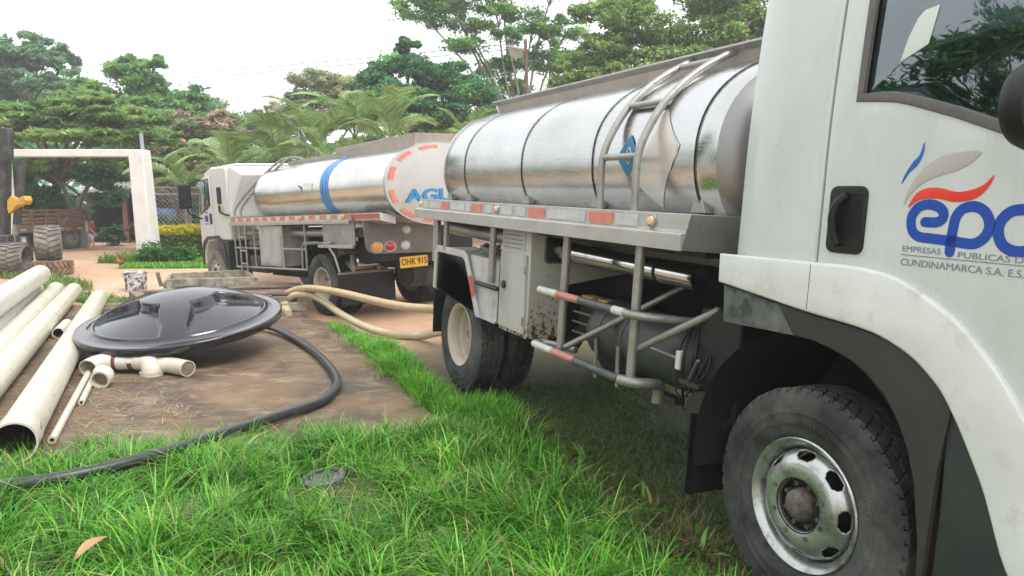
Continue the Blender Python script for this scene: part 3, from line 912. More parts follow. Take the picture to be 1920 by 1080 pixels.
# ---- side guard of tubes
for x, z0 in ((-2.16, .80), (-1.29, .80)):
    MB().tube([(x, -.045, 1.64), (x - .008, -.05, z0)], .030, 12).build('guard_post', 'galv', T1, smooth=40)
MB().tube([(-4.58, -.04, 1.64), (-4.58, -.04, 1.33)], .026, 10).build('guard_post', 'galv', T1, smooth=40)
MB().tube([(-3.43, -.04, 1.64), (-3.44, -.045, 1.14)], .030, 10).build('guard_post', 'galv', T1, smooth=40)
MB().tube([(-3.80, -.03, 1.10), (-3.33, -.03, 1.10)], .020, 8).build('guard_rail', 'black', T1, smooth=40)
def bar(z, segs, tail):
    for (a, b, m) in segs:
        MB().tube([(a, -.105, z), (b, -.105, z)], .0275 if m != 'galv' else .026, 12).build('guard_rail', m, T1, smooth=40)
    MB().tube(catmull(tail, 6), .026, 12).build('guard_rail', 'galv', T1, smooth=40)
bar(1.215, [(-2.42, -2.15, 'white_bar'), (-2.15, -1.85, 'red_paint'), (-1.85, -1.44, 'dark_bar'), (-1.44, -1.32, 'white_bar')],
    [(-1.32, -.105, 1.215), (-1.24, -.09, 1.213), (-1.16, -.02, 1.21), (-1.10, .12, 1.20), (-1.05, .28, 1.19)])
bar(.805, [(-2.46, -2.17, 'white_bar'), (-2.17, -1.87, 'red_paint'), (-1.87, -1.34, 'dark_bar')], [(-2.46, -.105, .805), (-2.50, -.07, .80), (-2.47, .02, .80), (-2.2, .1, .80)])
MB().tube(catmull([(-1.34, -.105, .805), (-1.25, -.05, .80), (-1.22, .05, .795), (-1.255, .13, .775), (-1.275, .15, .73), (-1.285, .15, .655)], 6), .034, 12).build('guard_rail', 'galv', T1, smooth=40)
MB().tube([(-1.31, -.03, .985), (-.83, .18, 1.30)], .024, 10).build('guard_brace', 'galv', T1, smooth=40)
MB().tube([(-2.14, -.03, .84), (-1.95, .15, 1.00), (-1.55, .55, 1.36)], .022, 10).build('guard_brace', 'galv', T1, smooth=40)

# ---- rear fender with its flap
MB().prism([(-4.87, .92), (-4.85, 1.30), (-4.80, 1.345), (-4.08, 1.345), (-4.02, 1.315), (-3.70, .80), (-3.36, .80), (-3.36, .815), (-3.69, .815), (-3.71, .84), (-4.00, 1.29), (-4.08, 1.325), (-4.79, 1.325), (-4.835, 1.29), (-4.855, .92)], -.03, .66).build('rear_fender', 'fender_metal', T1, bevel=.004)
MB().prism([(-4.89, .92), (-4.87, 1.31), (-4.80, 1.365), (-4.07, 1.365), (-4.00, 1.33), (-3.67, .80), (-3.74, .80), (-4.04, 1.27), (-4.10, 1.30), (-4.77, 1.30), (-4.80, 1.28), (-4.82, .92)], -.05, -.028).build('fender_lip', 'fender_metal', T1, bevel=.004)
MB().prism([(-4.00, 1.33), (-3.36, 1.33), (-3.36, .80), (-3.68, .80)], -.012, .0).build('fender_panel', 'fender_metal', T1, bevel=.003)
MB().box(-3.98, -3.36, 0, .6, 1.31, 1.335).build('fender_shelf', 'fender_metal', T1)
MB().prism([(-3.93, 1.13), (-3.86, 1.16), (-3.76, 1.0), (-3.83, .97)], -.056, -.050).build('reflector', 'red_tape', T1)
MB().box(-4.905, -4.885, -.03, .64, .45, .98).build('mud_flap', 'plastic', T1, bevel=.006)
MB().box(-4.90, -4.84, -.02, .05, .9, 1.15).build('flap_bracket', 'alu', T1, bevel=.004)

# ---- tool cabinet
MB().box(-3.34, -2.80, .0, .34, .765, 1.625).build('cabinet', 'cream_rust', T1, bevel=.006)
dr = panel('cabinet_door', 'door_grey', rrect(-3.315, -2.835, .80, 1.425, .012), y=-.008, thick=.02, parent=T1, bevel=.003)
MB().lathe([(0, -.022), (.026, -.022), (.034, -.014), (.034, 0)], (-3.22, -.016, 1.155), 'y', 20).build('latch', 'black', dr, smooth=40)
for z in (.90, 1.31):
    MB().box(-2.862, -2.838, -.026, -.012, z - .035, z + .035).build('hinge', 'alu', dr, bevel=.003)
MB().box(-3.315, -2.9, -.006, .0, 1.45, 1.60).build('info_label', 'door_grey', T1)
for i in range(4):
    x_ = -3.29
    while x_ < -2.96:
        w_ = random.uniform(.02, .07)
        MB().box(x_, x_ + w_, -.0075, -.006, 1.565 - i * .034, 1.578 - i * .034).build('print_line', 'lettering_text', T1)
        x_ += w_ + .014
# cream bulkhead behind the cabinet and a flat panel painted as the pipe opening
panel('bulkhead', 'cream_rust', [(.32, .78), (.36, 1.20), (.95, 1.30), (.95, 1.62), (.32, 1.62)], [], y=-2.81, thick=.016, parent=T1, plane='yz', bevel=.004)
MB().tube([(-5.12, .22, 1.53), (-3.34, .22, 1.515)], .066, 20).build('hose_tube', 'alu', T1, smooth=40)
pipe = MB().tube([(-2.83, .235, 1.485), (-1.05, .215, 1.447)], .070, 28).build('steel_pipe', 'chrome', T1, smooth=40)
for x in (-1.42, -2.5):
    MB().lathe([(.0745, -.012), (.0745, .012)], (x, .219 + (x + 1.42) * -.011, 1.455 - (x + 1.42) * .0213), 'x', 28).build('clamp', 'black', pipe)
panel('pipe_opening', 'trim', rrect(.12, .335, 1.37, 1.60, .04), y=-2.797, thick=.014, parent=T1, plane='yz', bevel=.004)
panel('pipe_opening_shade', 'parts_shade_black', rrect(.135, .32, 1.385, 1.585, .035), y=-2.791, thick=.006, parent=T1, plane='yz', bevel=.001)  # black panel painted as the shade inside the opening
MB().beam((-5.2, .3, 1.62), (-.83, .3, 1.60), .5, .03).build('platform_underside', 'black', T1)
MB().box(-3.33, -2.86, .36, 1.05, .85, 1.61).build('gap_dark_box', 'parts_shade_black', T1, bevel=.01)  # added black box that keeps the gap behind the bulkhead dark
# ---- brackets at the tail
MB().prism([(-5.25, 1.62), (-5.12, 1.62), (-5.10, 1.3), (-5.16, 1.16), (-5.25, 1.16)], .06, .10).build('tail_bracket', 'alu', T1, bevel=.004)
MB().lathe([(.03, 0), (.055, 0), (.055, .03), (.03, .03)], (-5.12, .15, 1.30), 'y', 20).build('valve_ring', 'galv', T1, smooth=40)
MB().box(-5.28, -5.24, .1, 2.3, .62, .82).build('rear_bumper', 'black', T1, bevel=.01)
MB().lathe([(0, -.1), (.06, -.1), (.06, .12), (.085, .12), (.085, .16), (.06, .16), (.06, .3), (0, .3)], (-5.2, .9, .95), 'x', 20).build('discharge_valve', 'galv', T1, smooth=40)
# ---- air tank, battery and the clutter behind the front wheel
a0 = MB().lathe([(0, -.62), (.10, -.615), (.17, -.59), (.205, -.545), (.222, -.50), (.225, -.46), (.225, .46), (.222, .5), (.2, .55), (.16, .6), (0, .62)], (-1.72, .42, .93), 'x', 40).build('air_tank', 'black_tank', T1, smooth=40)
for x in (-2.08, -1.80):
    MB().lathe([(.229, -.014), (.231, 0), (.229, .014)], (x, .42, .93), 'x', 40).build('strap', 'dark_bar', a0, smooth=40)
    MB().beam((x, .19, .90), (x, .2, .62), .035, .012).build('strap_end', 'galv', a0)
MB().box(-2.2, -1.3, .30, .38, .62, .66).build('tank_bracket', 'black', T1, bevel=.004)
MB().box(-2.72, -2.30, .42, .85, .78, 1.12).build('battery_box', 'black', T1, bevel=.01)
for x in (-2.66, -2.42):
    MB().box(x, x + .16, .40, .5, 1.115, 1.14).build('battery_cap', 'battery', T1, bevel=.004)
for z in (.84, .92, 1.0):
    MB().beam((-2.74, .38, z), (-2.28, .38, z), .012, .014).build('battery_rack_bar', 'galv', T1)
for k, (a, b, c, r_) in enumerate([((-1.05, .2, 1.2), (-.98, .08, 1.0), (-1.0, .12, .72), .010), ((-1.0, .2, 1.2), (-.9, .1, 1.02), (-.88, .1, .75), .009), ((-.98, .25, 1.22), (-.86, .16, 1.05), (-.9, .05, .8), .008), ((-1.1, .2, 1.15), (-1.02, .05, .9), (-.95, .12, .66), .006), ((-.9, .2, 1.15), (-.8, .1, .95), (-.95, .04, .84), .007)]):
    MB().tube(catmull([a, b, c], 8), r_, 8).build('cable', 'plastic', T1, smooth=40)
MB().tube([(-1.40, .1, 1.0), (-1.05, .1, .985)], .010, 8).build('lever', 'galv', T1, smooth=40)
MB().tube([(-.92, .07, .86), (-.76, .0, 1.04)], .010, 8).build('lever', 'hub_rust', T1, smooth=40)
MB().box(-1.03, -.99, .06, .10, .93, 1.04).build('connector', 'white_bar', T1, bevel=.006)
MB().box(-.97, -.80, .05, .12, .86, .89).build('bracket', 'black', T1, bevel=.005)
MB().box(-.95, -.62, .15, .65, .70, 1.30).build('engine_bracket', 'parts_shade_black', T1, bevel=.02)
MB().lathe([(0, -.06), (.13, -.06), (.15, -.03), (.15, .06), (0, .07)], (-.80, .14, .72), 'y', 28).build('brake_chamber', 'black', T1, smooth=35)
fl = [(-.02, .30), (.30, .30), (.32, .32), (.32, .70), (-.04, .76), (-.04, .32)]
panel('front_mud_flap', 'plastic', fl, y=-.74, thick=.012, parent=T1, plane='yz', bevel=.003)

# ---- cab
def cab_bulge(x, z):
    d = 0.0
    if x < -.20: d += .10 * ((-.20 - x) / .28) ** 2 * .6
    if z > 2.1: d += .055 * ((z - 2.1) / .9) ** 1.6
    return d
zc = [('z', z) for z in np.arange(1.75, 3.0, .12)]
xc = [('x', x) for x in (-.44, -.40, -.36, -.32, -.28, -.24, -.20)]
YD = -.095
panel('cab_rear_side', 'paint', [(-.478, 1.60), (.058, 1.61), (.058, 2.98), (-.36, 2.98), (-.42, 2.93), (-.445, 2.85)], y=YD, thick=.03, parent=T1, bulge=cab_bulge, cuts=zc + xc, bevel=.01)
door_out = [(.070, 1.61), (.26, 1.615), (.40, 1.60), (.50, 1.575), (.62, 1.52), (.70, 1.465), (.77, 1.40), (.84, 1.325), (.92, 1.22), (1.0, 1.10), (1.06, .98), (1.24, 1.02), (1.24, 2.02), (1.05, 2.60), (.95, 2.98), (.070, 2.98)]
win = [(.205, 2.325), (.30, 2.322), (.36, 2.315), (.42, 2.300), (.50, 2.275), (.62, 2.235), (.80, 2.165), (1.02, 2.09), (1.10, 2.07), (1.12, 2.10), (.99, 2.55), (.90, 2.86), (.88, 2.89), (.23, 2.89), (.205, 2.86)]
door = panel('door', 'paint', door_out, [win], y=YD, thick=.03, parent=T1, bulge=cab_bulge, cuts=zc, bevel=.008)
def offset_poly(poly, d):
    c = Vector((sum(p[0] for p in poly) / len(poly), sum(p[1] for p in poly) / len(poly)))
    out_ = []
    n = len(poly)
    for i in range(n):
        a, b, e = Vector(poly[i - 1]), Vector(poly[i]), Vector(poly[(i + 1) % n])
        n1 = Vector(((b - a).y, -(b - a).x)).normalized(); n2 = Vector(((e - b).y, -(e - b).x)).normalized()
        nn = (n1 + n2).normalized()
        if nn.dot(b - c) < 0 and False: nn = -nn
        out_.append(tuple(b + nn * d))
    return out_
_sg = 1 if (Vector(offset_poly(win, .01)[0]) - Vector((.6, 2.5))).length > (Vector(win[0]) - Vector((.6, 2.5))).length else -1
panel('window_seal', 'trim', offset_poly(win, .028 * _sg), [offset_poly(win, -.012 * _sg)], y=YD - .012, thick=.022, parent=door, bulge=cab_bulge, cuts=zc, bevel=.006)
panel('window_glass', 'glass', offset_poly(win, -.006 * _sg), y=YD + .004, thick=.004, parent=door, bulge=cab_bulge, cuts=zc, bevel=.0005)
hb = panel('handle_recess', 'plastic', rrect(.112, .290, 1.700, 1.972, .035), y=YD - .018, thick=.016, parent=door, bevel=.005)
panel('handle_pocket', 'parts_shade_black', rrect(.150, .278, 1.725, 1.945, .03), y=YD - .024, thick=.004, parent=hb, bevel=.001)
MB().tube(catmull([(.175, YD - .03, 1.735), (.160, YD - .045, 1.79), (.158, YD - .052, 1.85), (.172, YD - .048, 1.90), (.20, YD - .03, 1.935)], 6), [.017] * 25, 10).build('handle', 'plastic', hb, smooth=40)
# white band over the wheel arch
band_top = [(-.505, 1.640), (.07, 1.652), (.26, 1.656), (.40, 1.643), (.50, 1.617), (.62, 1.563), (.72, 1.506), (.80, 1.436), (.87, 1.366), (.96, 1.256), (1.04, 1.135), (1.10, 1.0), (1.14, .86), (1.16, .70)]
band_bot = [(.99, .70), (.95, .77), (.88, .94), (.82, 1.05), (.76, 1.15), (.70, 1.235), (.65, 1.285), (.59, 1.33), (.53, 1.362), (.42, 1.40), (.29, 1.42), (.03, 1.44), (-.25, 1.472), (-.500, 1.50)]
spl_t = [tuple(p) for p in catmull([Vector((a, b)) for a, b in band_top], 3)]
spl_b = [tuple(p) for p in catmull([Vector((a, b)) for a, b in band_bot], 3)]
panel('wheel_arch_band', 'fender_white', spl_t + spl_b, y=-.115, thick=.05, parent=T1, bevel=.014)
MB().box(.0635, .0665, -.1408, -.12, 1.452, 1.642).build('band_joint', 'liner_dusty', T1)
liner = [(-.49, 1.492), (-.25, 1.462), (.03, 1.43), (.29, 1.41), (.42, 1.39), (.53, 1.352), (.59, 1.32), (.65, 1.275), (.70, 1.225), (.71, 1.19), (.685, .95), (.672, .40), (.655, .40), (.645, .66), (.60, .89), (.56, 1.0), (.51, 1.09), (.44, 1.175), (.35, 1.24), (.27, 1.275), (.18, 1.298), (.08, 1.315), (-.03, 1.318)]
panel('wheel_arch_liner', 'liner', liner + [(-.12, 1.40)], y=-.085, thick=.03, parent=T1, bevel=.006)
panel('rear_skirt', 'liner_dusty', [(-.492, 1.488), (-.25, 1.458), (-.13, 1.445), (-.03, 1.318), (-.475, 1.305)], y=-.090, thick=.03, parent=T1, bevel=.005)
panel('step_panel', 'step', [(.69, 1.215), (.76, 1.14), (.82, 1.04), (.88, .93), (.95, .76), (.985, .69), (1.16, .69), (1.16, .42), (.70, .38), (.705, .8)], y=-.07, thick=.03, parent=T1, bevel=.006)
MB().box(.62, 1.2, -.1, .5, .34, .40).build('step_plate', 'step', T1, bevel=.008)
# inner wheel arch
arc = [(.66 * math.cos(a), .62 + .70 * math.sin(a)) for a in np.linspace(R(-10), R(190), 24)]
mb = MB()
k = len(arc)
mb.add([(p[0], -.07, p[1]) for p in arc] + [(p[0], .75, p[1]) for p in arc], [(i, i + 1, k + i + 1, k + i) for i in range(k - 1)])
mb.build('inner_arch', 'parts_shade_black', T1, smooth=40)
# rest of the cab shell
MB().add([(-.44, .02, 1.60), (-.44, 2.38, 1.60), (-.41, 2.30, 2.95), (-.41, .10, 2.95)], [(0, 1, 2, 3)]).build('cab_back_wall', 'paint', T1, solid=.03)
mb = MB(); mb.loft([[(-.41, y, z) for y, z in ((.0, 2.93), (.12, 3.02), (.6, 3.06), (1.8, 3.06), (2.28, 3.02), (2.4, 2.93))], [(.95, y, z) for y, z in ((.0, 2.93), (.12, 3.02), (.6, 3.07), (1.8, 3.07), (2.28, 3.02), (2.4, 2.93))]], closed=False, cap=False)
mb.build('cab_roof', 'paint', T1, solid=.03, smooth=40)
panel('far_door', 'paint', [(x, z) for x, z in door_out if True], [win], y=2.495, thick=.03, parent=T1, bevel=.006, bulge=lambda x, z: -cab_bulge(x, z))
panel('far_cab_side', 'paint', [(-.475, 1.655), (.058, 1.662), (.058, 2.98), (-.40, 2.98)], y=2.495, thick=.03, parent=T1, bevel=.006, bulge=lambda x, z: -cab_bulge(x, z))
panel('far_wheel_arch_band', 'fender_white', spl_t + spl_b, y=2.515, thick=.05, parent=T1, bevel=.012)
panel('far_window_glass', 'glass', offset_poly(win, -.006 * _sg), y=2.49, thick=.004, parent=T1, bevel=.0005, bulge=lambda x, z: -cab_bulge(x, z))
MB().prism([(1.18, .55), (1.42, .55), (1.46, 1.3), (1.38, 1.95), (1.24, 1.98), (1.16, 1.0)], -.06, 2.46).build('cab_front', 'paint', T1, bevel=.03)
MB().add([(1.36, .0, 1.97), (1.36, 2.4, 1.97), (.98, 2.3, 2.95), (.98, .1, 2.95)], [(0, 1, 2, 3)]).build('windscreen', 'glass', T1)
MB().box(-.40, 1.2, .0, 2.4, 1.36, 1.42).build('cab_floor', 'interior', T1)
MB().box(-.38, .97, .03, 2.37, 2.90, 2.925).build('headliner', 'seat', T1)
MB().add([(-.415, .05, 1.45), (-.415, 2.35, 1.45), (-.385, 2.28, 2.9), (-.385, .12, 2.9)], [(0, 1, 2, 3)]).build('back_trim', 'seat', T1, solid=.01)
MB().box(-.38, 1.1, 2.40, 2.42, 1.45, 2.2).build('far_door_trim', 'seat', T1)
MB().prism([(1.0, 1.42), (1.3, 1.42), (1.3, 1.98), (1.15, 2.02), (1.02, 1.9)], .03, 2.37).build('dashboard', 'interior', T1, bevel=.02)
for y in (.25, 1.65):
    MB().prism([(-.25, 1.6), (.35, 1.6), (.38, 1.78), (.0, 1.82), (-.18, 2.5), (-.34, 2.5)], y, y + .5).build('seat', 'seat', T1, bevel=.04)
    MB().box(-.33, -.2, y + .12, y + .38, 2.52, 2.75).build('headrest', 'seat', T1, bevel=.03)
pts = [(.80 + .12 * math.sin(a) * .3, 1.9 + .21 * math.cos(a), 2.12 + .21 * math.sin(a)) for a in np.linspace(0, 2 * PI, 30)]
MB().tube(pts, .016, 8, cap=False).build('steering_wheel', 'plastic', T1, smooth=40)
panel('window_pale_shape', 'pale_shape', [(.345, 2.44), (.367, 2.53), (.395, 2.595), (.42, 2.618), (.475, 2.625), (.452, 2.49), (.40, 2.465)], y=YD + .0003, thick=.002, parent=door, bevel=.0005, bulge=cab_bulge)  # pale flat shape laid on the door glass
# round mirror in front of the window
mm = MB().lathe([(0, -.03), (.07, -.03), (.115, -.02), (.13, .01), (.125, .05), (.08, .08), (0, .09)], (1.0, -.36, 2.19), 'x', 32).build('side_mirror', 'plastic', T1, smooth=40)
MB().tube(catmull([(1.05, -.36, 2.12), (1.12, -.25, 2.0), (1.16, -.08, 1.95)], 6), .014, 8).build('mirror_arm', 'plastic', mm, smooth=40)

# ---- door logo (flat print)
def flat_poly(name, m, pts, y, parent):
    return panel(name, m, pts, y=y, thick=.0012, parent=parent, bevel=.0002)
YL = YD - .0165
ep = [(.539, 1.843), (.583, 1.844), (.604, 1.857), (.606, 1.878), (.588, 1.897), (.549, 1.907), (.508, 1.895), (.486, 1.863), (.485, 1.835), (.495, 1.807), (.521, 1.789), (.57, 1.785), (.65, 1.781), (.717, 1.776), (.747, 1.788), (.767, 1.812), (.773, 1.843), (.762, 1.874), (.739, 1.896), (.706, 1.904), (.672, 1.892), (.653, 1.864), (.648, 1.826), (.645, 1.783), (.645, 1.742)]
cc = [(.925, 1.872), (.900, 1.892), (.870, 1.898), (.835, 1.889), (.809, 1.860), (.803, 1.825), (.819, 1.785), (.852, 1.765), (.890, 1.764), (.922, 1.782)]
def stroke(name, path, w, m):
    P = [Vector((p[0], 0, p[1])) for p in catmull([Vector((a, b, 0)) for a, b in path], 6)]
    P = [Vector((p[0], 0, p[1])) for p in [(q.x, q.z) for q in P]]
    Q = [Vector((q.x, q.y)) for q in catmull([Vector((a, b)) for a, b in path], 6)]
    L, Rr = ribbon(Q, w)
    mb = MB(); n = len(Q)
    mb.add([(p.x, YL, p.y) for p in L] + [(p.x, YL, p.y) for p in Rr], [(i, i + 1, n + i + 1, n + i) for i in range(n - 1)])
    for c in (Q[0], Q[-1]):
        ring = [(c.x + w / 2 * math.cos(a) * .98, YL - .0003, c.y + w / 2 * math.sin(a) * .98) for a in np.linspace(0, 2 * PI, 20)[:-1]]
        mb.add(ring, [tuple(range(19))])
    return mb.build(name, m, door)
stroke('logo_letter', ep, .037, 'lettering_blue')
stroke('logo_letter', cc, .037, 'lettering_blue')
def sm(pts): return [(p.x, p.y) for p in catmull([Vector(p) for p in pts], 5, True)]
flat_poly('logo_swoosh', 'lettering_swoosh', sm([(.502, 2.13), (.504, 2.097), (.488, 2.053), (.455, 2.02), (.428, 1.98), (.44, 2.018), (.466, 2.06), (.49, 2.087)]), YL, door)
flat_poly('logo_swoosh', 'lettering_grey', sm([(.716, 2.09), (.656, 2.091), (.585, 2.081), (.52, 2.044), (.478, 1.992), (.453, 1.941), (.448, 1.901), (.471, 1.942), (.515, 1.984), (.571, 2.008), (.642, 2.029), (.688, 2.054)]), YL, door)
flat_poly('logo_swoosh', 'lettering_red', sm([(.769, 2.01), (.734, 1.976), (.683, 1.957), (.64, 1.954), (.582, 1.966), (.529, 1.964), (.49, 1.942), (.466, 1.893), (.499, 1.917), (.534, 1.927), (.587, 1.927), (.633, 1.918), (.677, 1.921), (.718, 1.934), (.751, 1.966)]), YL, door)
RX = Matrix.Rotation(R(90), 4, 'X')
def door_text(body, x, z, size, width):
    o = text_mesh('lettering', body, size, 'lettering_text', door, RX, ext=.0004)
    w0 = max(v.co.x for v in o.data.vertices) - min(v.co.x for v in o.data.vertices)
    x0 = min(v.co.x for v in o.data.vertices)
    for v in o.data.vertices:
        v.co.x = x + (v.co.x - x0) * width / w0; v.co.z += z; v.co.y += YL
door_text('EMPRESAS', .462, 1.731, .030, .150)
door_text('PUBLICAS DE', .677, 1.726, .030, .24)
door_text('CUNDINAMARCA S.A. E.S.P.', .460, 1.679, .036, .47)
MB().box(.457, .93, YL - .0006, YL, 1.7165, 1.7195).build('logo_line', 'lettering_text', door)

# ================================================================== SECOND TANKER, further back
T2 = empty('tanker_truck', (-3.247, 12.666, -.075), (-.035, R(1.68), R(132.25)),
           label='second tanker truck further back with yellow plate, red dashes and blue tank stripe', cat='truck', group='tanker trucks')
W2 = 4.8
for y in (-.80, -1.60):
    MB().box(-1.40, 5.3, y - .09, y, .80, 1.04).build('chassis_rail', 'black', T2)
for x, k in ((W2, 'front'), (0, 'dish')):
    wheel(T2, (x, -.135, .535), k, 1, 'tyre_tan' if k == 'front' else 'tyre', 'rim_beige')
    wheel(T2, (x, -2.265, .535), k, -1, 'tyre_tan' if k == 'front' else 'tyre', 'rim_beige')
wheel(T2, (0, -.455, .535), 'dish', -1, 'tyre', 'rim_beige')
wheel(T2, (0, -1.945, .535), 'dish', 1, 'tyre', 'rim_beige')
MB().lathe([(0, -.95), (.07, -.95), (.07, -.22), (.2, -.1), (.2, .1), (.07, .22), (.07, .95), (0, .95)], (0, -1.2, .535), 'y', 20).build('rear_axle', 'black', T2, smooth=30)
# ---- tank
TD = (-1.2, 2.14, 1.12, .64)
X0, X1 = -2.05, 2.85
rings = [ell(*TD, X0, 64, 1.0), ell(*TD, -1, 64), ell(*TD, .5, 64), ell(*TD, 2.0, 64), ell(*TD, 2.6, 64, 1.0), ell(*TD, 2.72, 64, .98), ell(*TD, 2.80, 64, .93), ell(*TD, X1, 64, .84), ell(*TD, X1 + .03, 64, .4)]
MB().loft(rings, cap=True).build('tank_body', 'tank2', T2, smooth=40)
end = MB().loft([ell(*TD, X0 + .02, 64, 1.012), ell(*TD, X0 - .03, 64, 1.012), ell(*TD, X0 - .03, 64, .985), ell(*TD, X0 - .055, 64, .75), ell(*TD, X0 - .065, 64, .3)], cap=True)
endo = end.build('tank_rear_end', 'tank_end', T2, smooth=30)
# red reflective dashes round the rear end
dn = 12
for i in range(dn):
    tm = R(90 + 15 + i * 360 / dn); hw = R(9.5)
    vs = []
    for t in (tm - hw, tm - hw / 3, tm + hw / 3, tm + hw):
        for k in (.965, .885):
            c, s_ = math.cos(t), math.sin(t); e = 2 / 2.25
            vs.append((X0 - .034 - .025 * (.985 - k) / .235 - .004, TD[0] + k * TD[2] * math.copysign(abs(c) ** e, c), TD[1] + k * TD[3] * math.copysign(abs(s_) ** e, s_)))
    MB().add(vs, [(0, 1, 3, 2), (2, 3, 5, 4), (4, 5, 7, 6)]).build('reflector', 'red_faded', endo)
# block lettering on the end
o = text_mesh('lettering', 'AGUA', .34, 'agua_blue', endo, Matrix.Identity(4), ext=.006, bold=.012)
xs = [v.co.x for v in o.data.vertices]; x_min, wid = min(xs), max(xs) - min(xs)
for v in o.data.vertices:
    tx = (v.co.x - x_min) / wid
    v.co = (X0 - .072 - v.co.z, -.40 - tx * 1.24, 1.88 + v.co.y * .78)
# blue stripes and a sticker on the flank
for dx in (0, .10, .20):
    mb = MB(); tank_strip(mb, *TD, -.36 + dx, -.275 + dx, R(-34), R(62), 30, .004, .10)
    mb.build('stripe', 'band_blue', T2, smooth=40)
mb = MB()
def skin2(x, z, off=.006):
    q = min((ell_pt(*TD, tt, off) for tt in np.linspace(R(-50), R(75), 260)), key=lambda q: abs(q.z - z)); return (x, q.y, q.z)
mb.add([skin2(.62, 2.30), skin2(.50, 2.18), skin2(.36, 1.86), skin2(.25, 2.16), skin2(.22, 2.28)], [(0, 1, 2, 3, 4)]).build('sticker', 'diamond_white', T2)
mb = MB(); mb.add([skin2(.80, 2.28, .004), skin2(.60, 2.12, .004), skin2(.62, 2.24, .004)], [(0, 1, 2)]).build('sticker', 'diamond_blue', T2)
# tray
for s, y0 in ((1, -.72), (-1, -1.68)):
    MB().add([(X0 + .05, y0, 2.68), (2.3, y0, 2.68), (2.3, y0 + s * .04, 2.80), (.4, y0 + s * .04, 2.80), (.38, y0 + s * .05, 2.90), (X0 - .02, y0 + s * .05, 2.93)], [(0, 1, 2, 3, 4, 5)]).build('tray_side', 'alu_light', T2, solid=.012)
MB().add([(X0 + .05, -.70, 2.66), (X0 + .05, -1.70, 2.66), (X0 - .02, -1.73, 2.93), (X0 - .02, -.67, 2.93)], [(0, 1, 2, 3)]).build('tray_end', 'alu_light', T2, solid=.012)
MB().add([(2.3, -.70, 2.66), (2.3, -1.70, 2.66), (2.3, -1.73, 2.80), (2.3, -.67, 2.80)], [(0, 1, 2, 3)]).build('tray_end', 'alu_light', T2, solid=.012)
for x in (-1.0, 1.0):
    MB().lathe([(0, .09), (.2, .09), (.25, .06), (.26, -.05)], (x, -1.2, 2.79), 'z', 24).build('hatch', 'alu', T2, smooth=30)
# ---- platform with red and cream tape
pr = [(.02, 1.74), (-.6, 1.74), (-.6, 1.71), (-.01, 1.71), (-.01, 1.63), (.045, 1.62), (.045, 1.585), (.06, 1.585), (.06, 1.64), (.02, 1.655)]
MB().prism(pr, -1.15, 3.72, 'yz').build('side_platform', 'alu_light', T2)
MB().prism([(-.10, 1.76), (-.12, 1.76), (-.62, 1.56), (-.60, 1.56)], X0 + .02, -1.15, 'yz').build('tank_skirt', 'alu_light', T2, bevel=.003)
MB().prism([(-.02, 1.74), (-.03, 1.62), (-.30, 1.55), (-.32, 1.70)], X0 + .1, -1.15, 'yz').build('rear_skirt', 'alu_light', T2, bevel=.004)
MB().add([(X0 + .12, -.016, 1.72), (-1.16, -.012, 1.72), (-1.16, -.016, 1.655), (X0 + .12, -.02, 1.655)], [(0, 1, 2, 3)]).build('reflector', 'red_tape', T2, solid=.006)
x = 3.66; i = 0
while x > -1.1:
    w_ = .22 if i % 2 == 0 else .16
    MB().box(x - w_, x - .015, .021, .026, 1.662, 1.728).build('reflector', 'red_faded' if i % 2 == 0 else 'cream_tape', T2)
    x -= w_; i += 1
for x in (-.95, .55):
    MB().lathe([(0, .03), (.03, .025), (.04, 0)], (x, .03, 1.69), 'y', 16).build('marker_lamp', 'amber', T2, smooth=40)
# ---- side frame, ladder, cabinet
def bar2(a, b, r_=.02):
    MB().tube([a, b], r_, 8).build('guard_rail', 'galv', T2, smooth=40)
for x in (3.58, 2.62): bar2((x, .0, 1.6), (x, .0, .74))
for x in (1.36, .48): bar2((x, .0, 1.58), (x, .0, .78))
bar2((3.58, 0, .74), (.48, 0, .78), .024); bar2((3.58, 0, 1.13), (2.42, 0, 1.13)); bar2((1.36, 0, 1.14), (.48, 0, 1.14))
bar2((.48, 0, 1.24), (-.45, 0, 1.27))
for x in (3.20, 2.92):
    MB().tube([(x, .05, 1.58), (x, .06, .52)], .02, 8).build('ladder_rail', 'galv', T2, smooth=40)
for z in (1.35, 1.08, .82, .58):
    MB().tube([(3.20, .06, z), (2.92, .06, z)], .017, 8).build('rung', 'galv', T2, smooth=40)
MB().box(1.40, 2.40, -.55, .0, .80, 1.57).build('cabinet', 'door_grey', T2, bevel=.008)
panel('cabinet_door', 'door_grey', rrect(1.45, 2.35, .84, 1.38, .01), y=.008, thick=.016, parent=T2, bevel=.003)
MB().tube([(3.5, -.2, 1.42), (-1.1, -.2, 1.42)], .07, 14).build('hose_tube', 'alu', T2, smooth=40)
MB().tube([(3.3, -.25, 1.2), (2.4, -.25, 1.2)], .09, 14).build('hose_tube', 'tyre_brown', T2, smooth=40)
MB().box(2.5, 3.3, -.7, -.15, .62, .98).build('fuel_tank', 'black_tank', T2, bevel=.05)
MB().box(.4, 3.5, -.76, -.72, .5, 1.5).build('inner_dark_sheet', 'parts_shade_black', T2)  # added dark sheet, painted shade behind the side frame
MB().box(-1.15, -.1, -.06, -.04, 1.22, 1.60).build('side_panel', 'alu', T2)
MB().box(-1.15, .0, -.03, .02, 1.18, 1.235).build('side_panel_lip', 'alu_light', T2, bevel=.006)
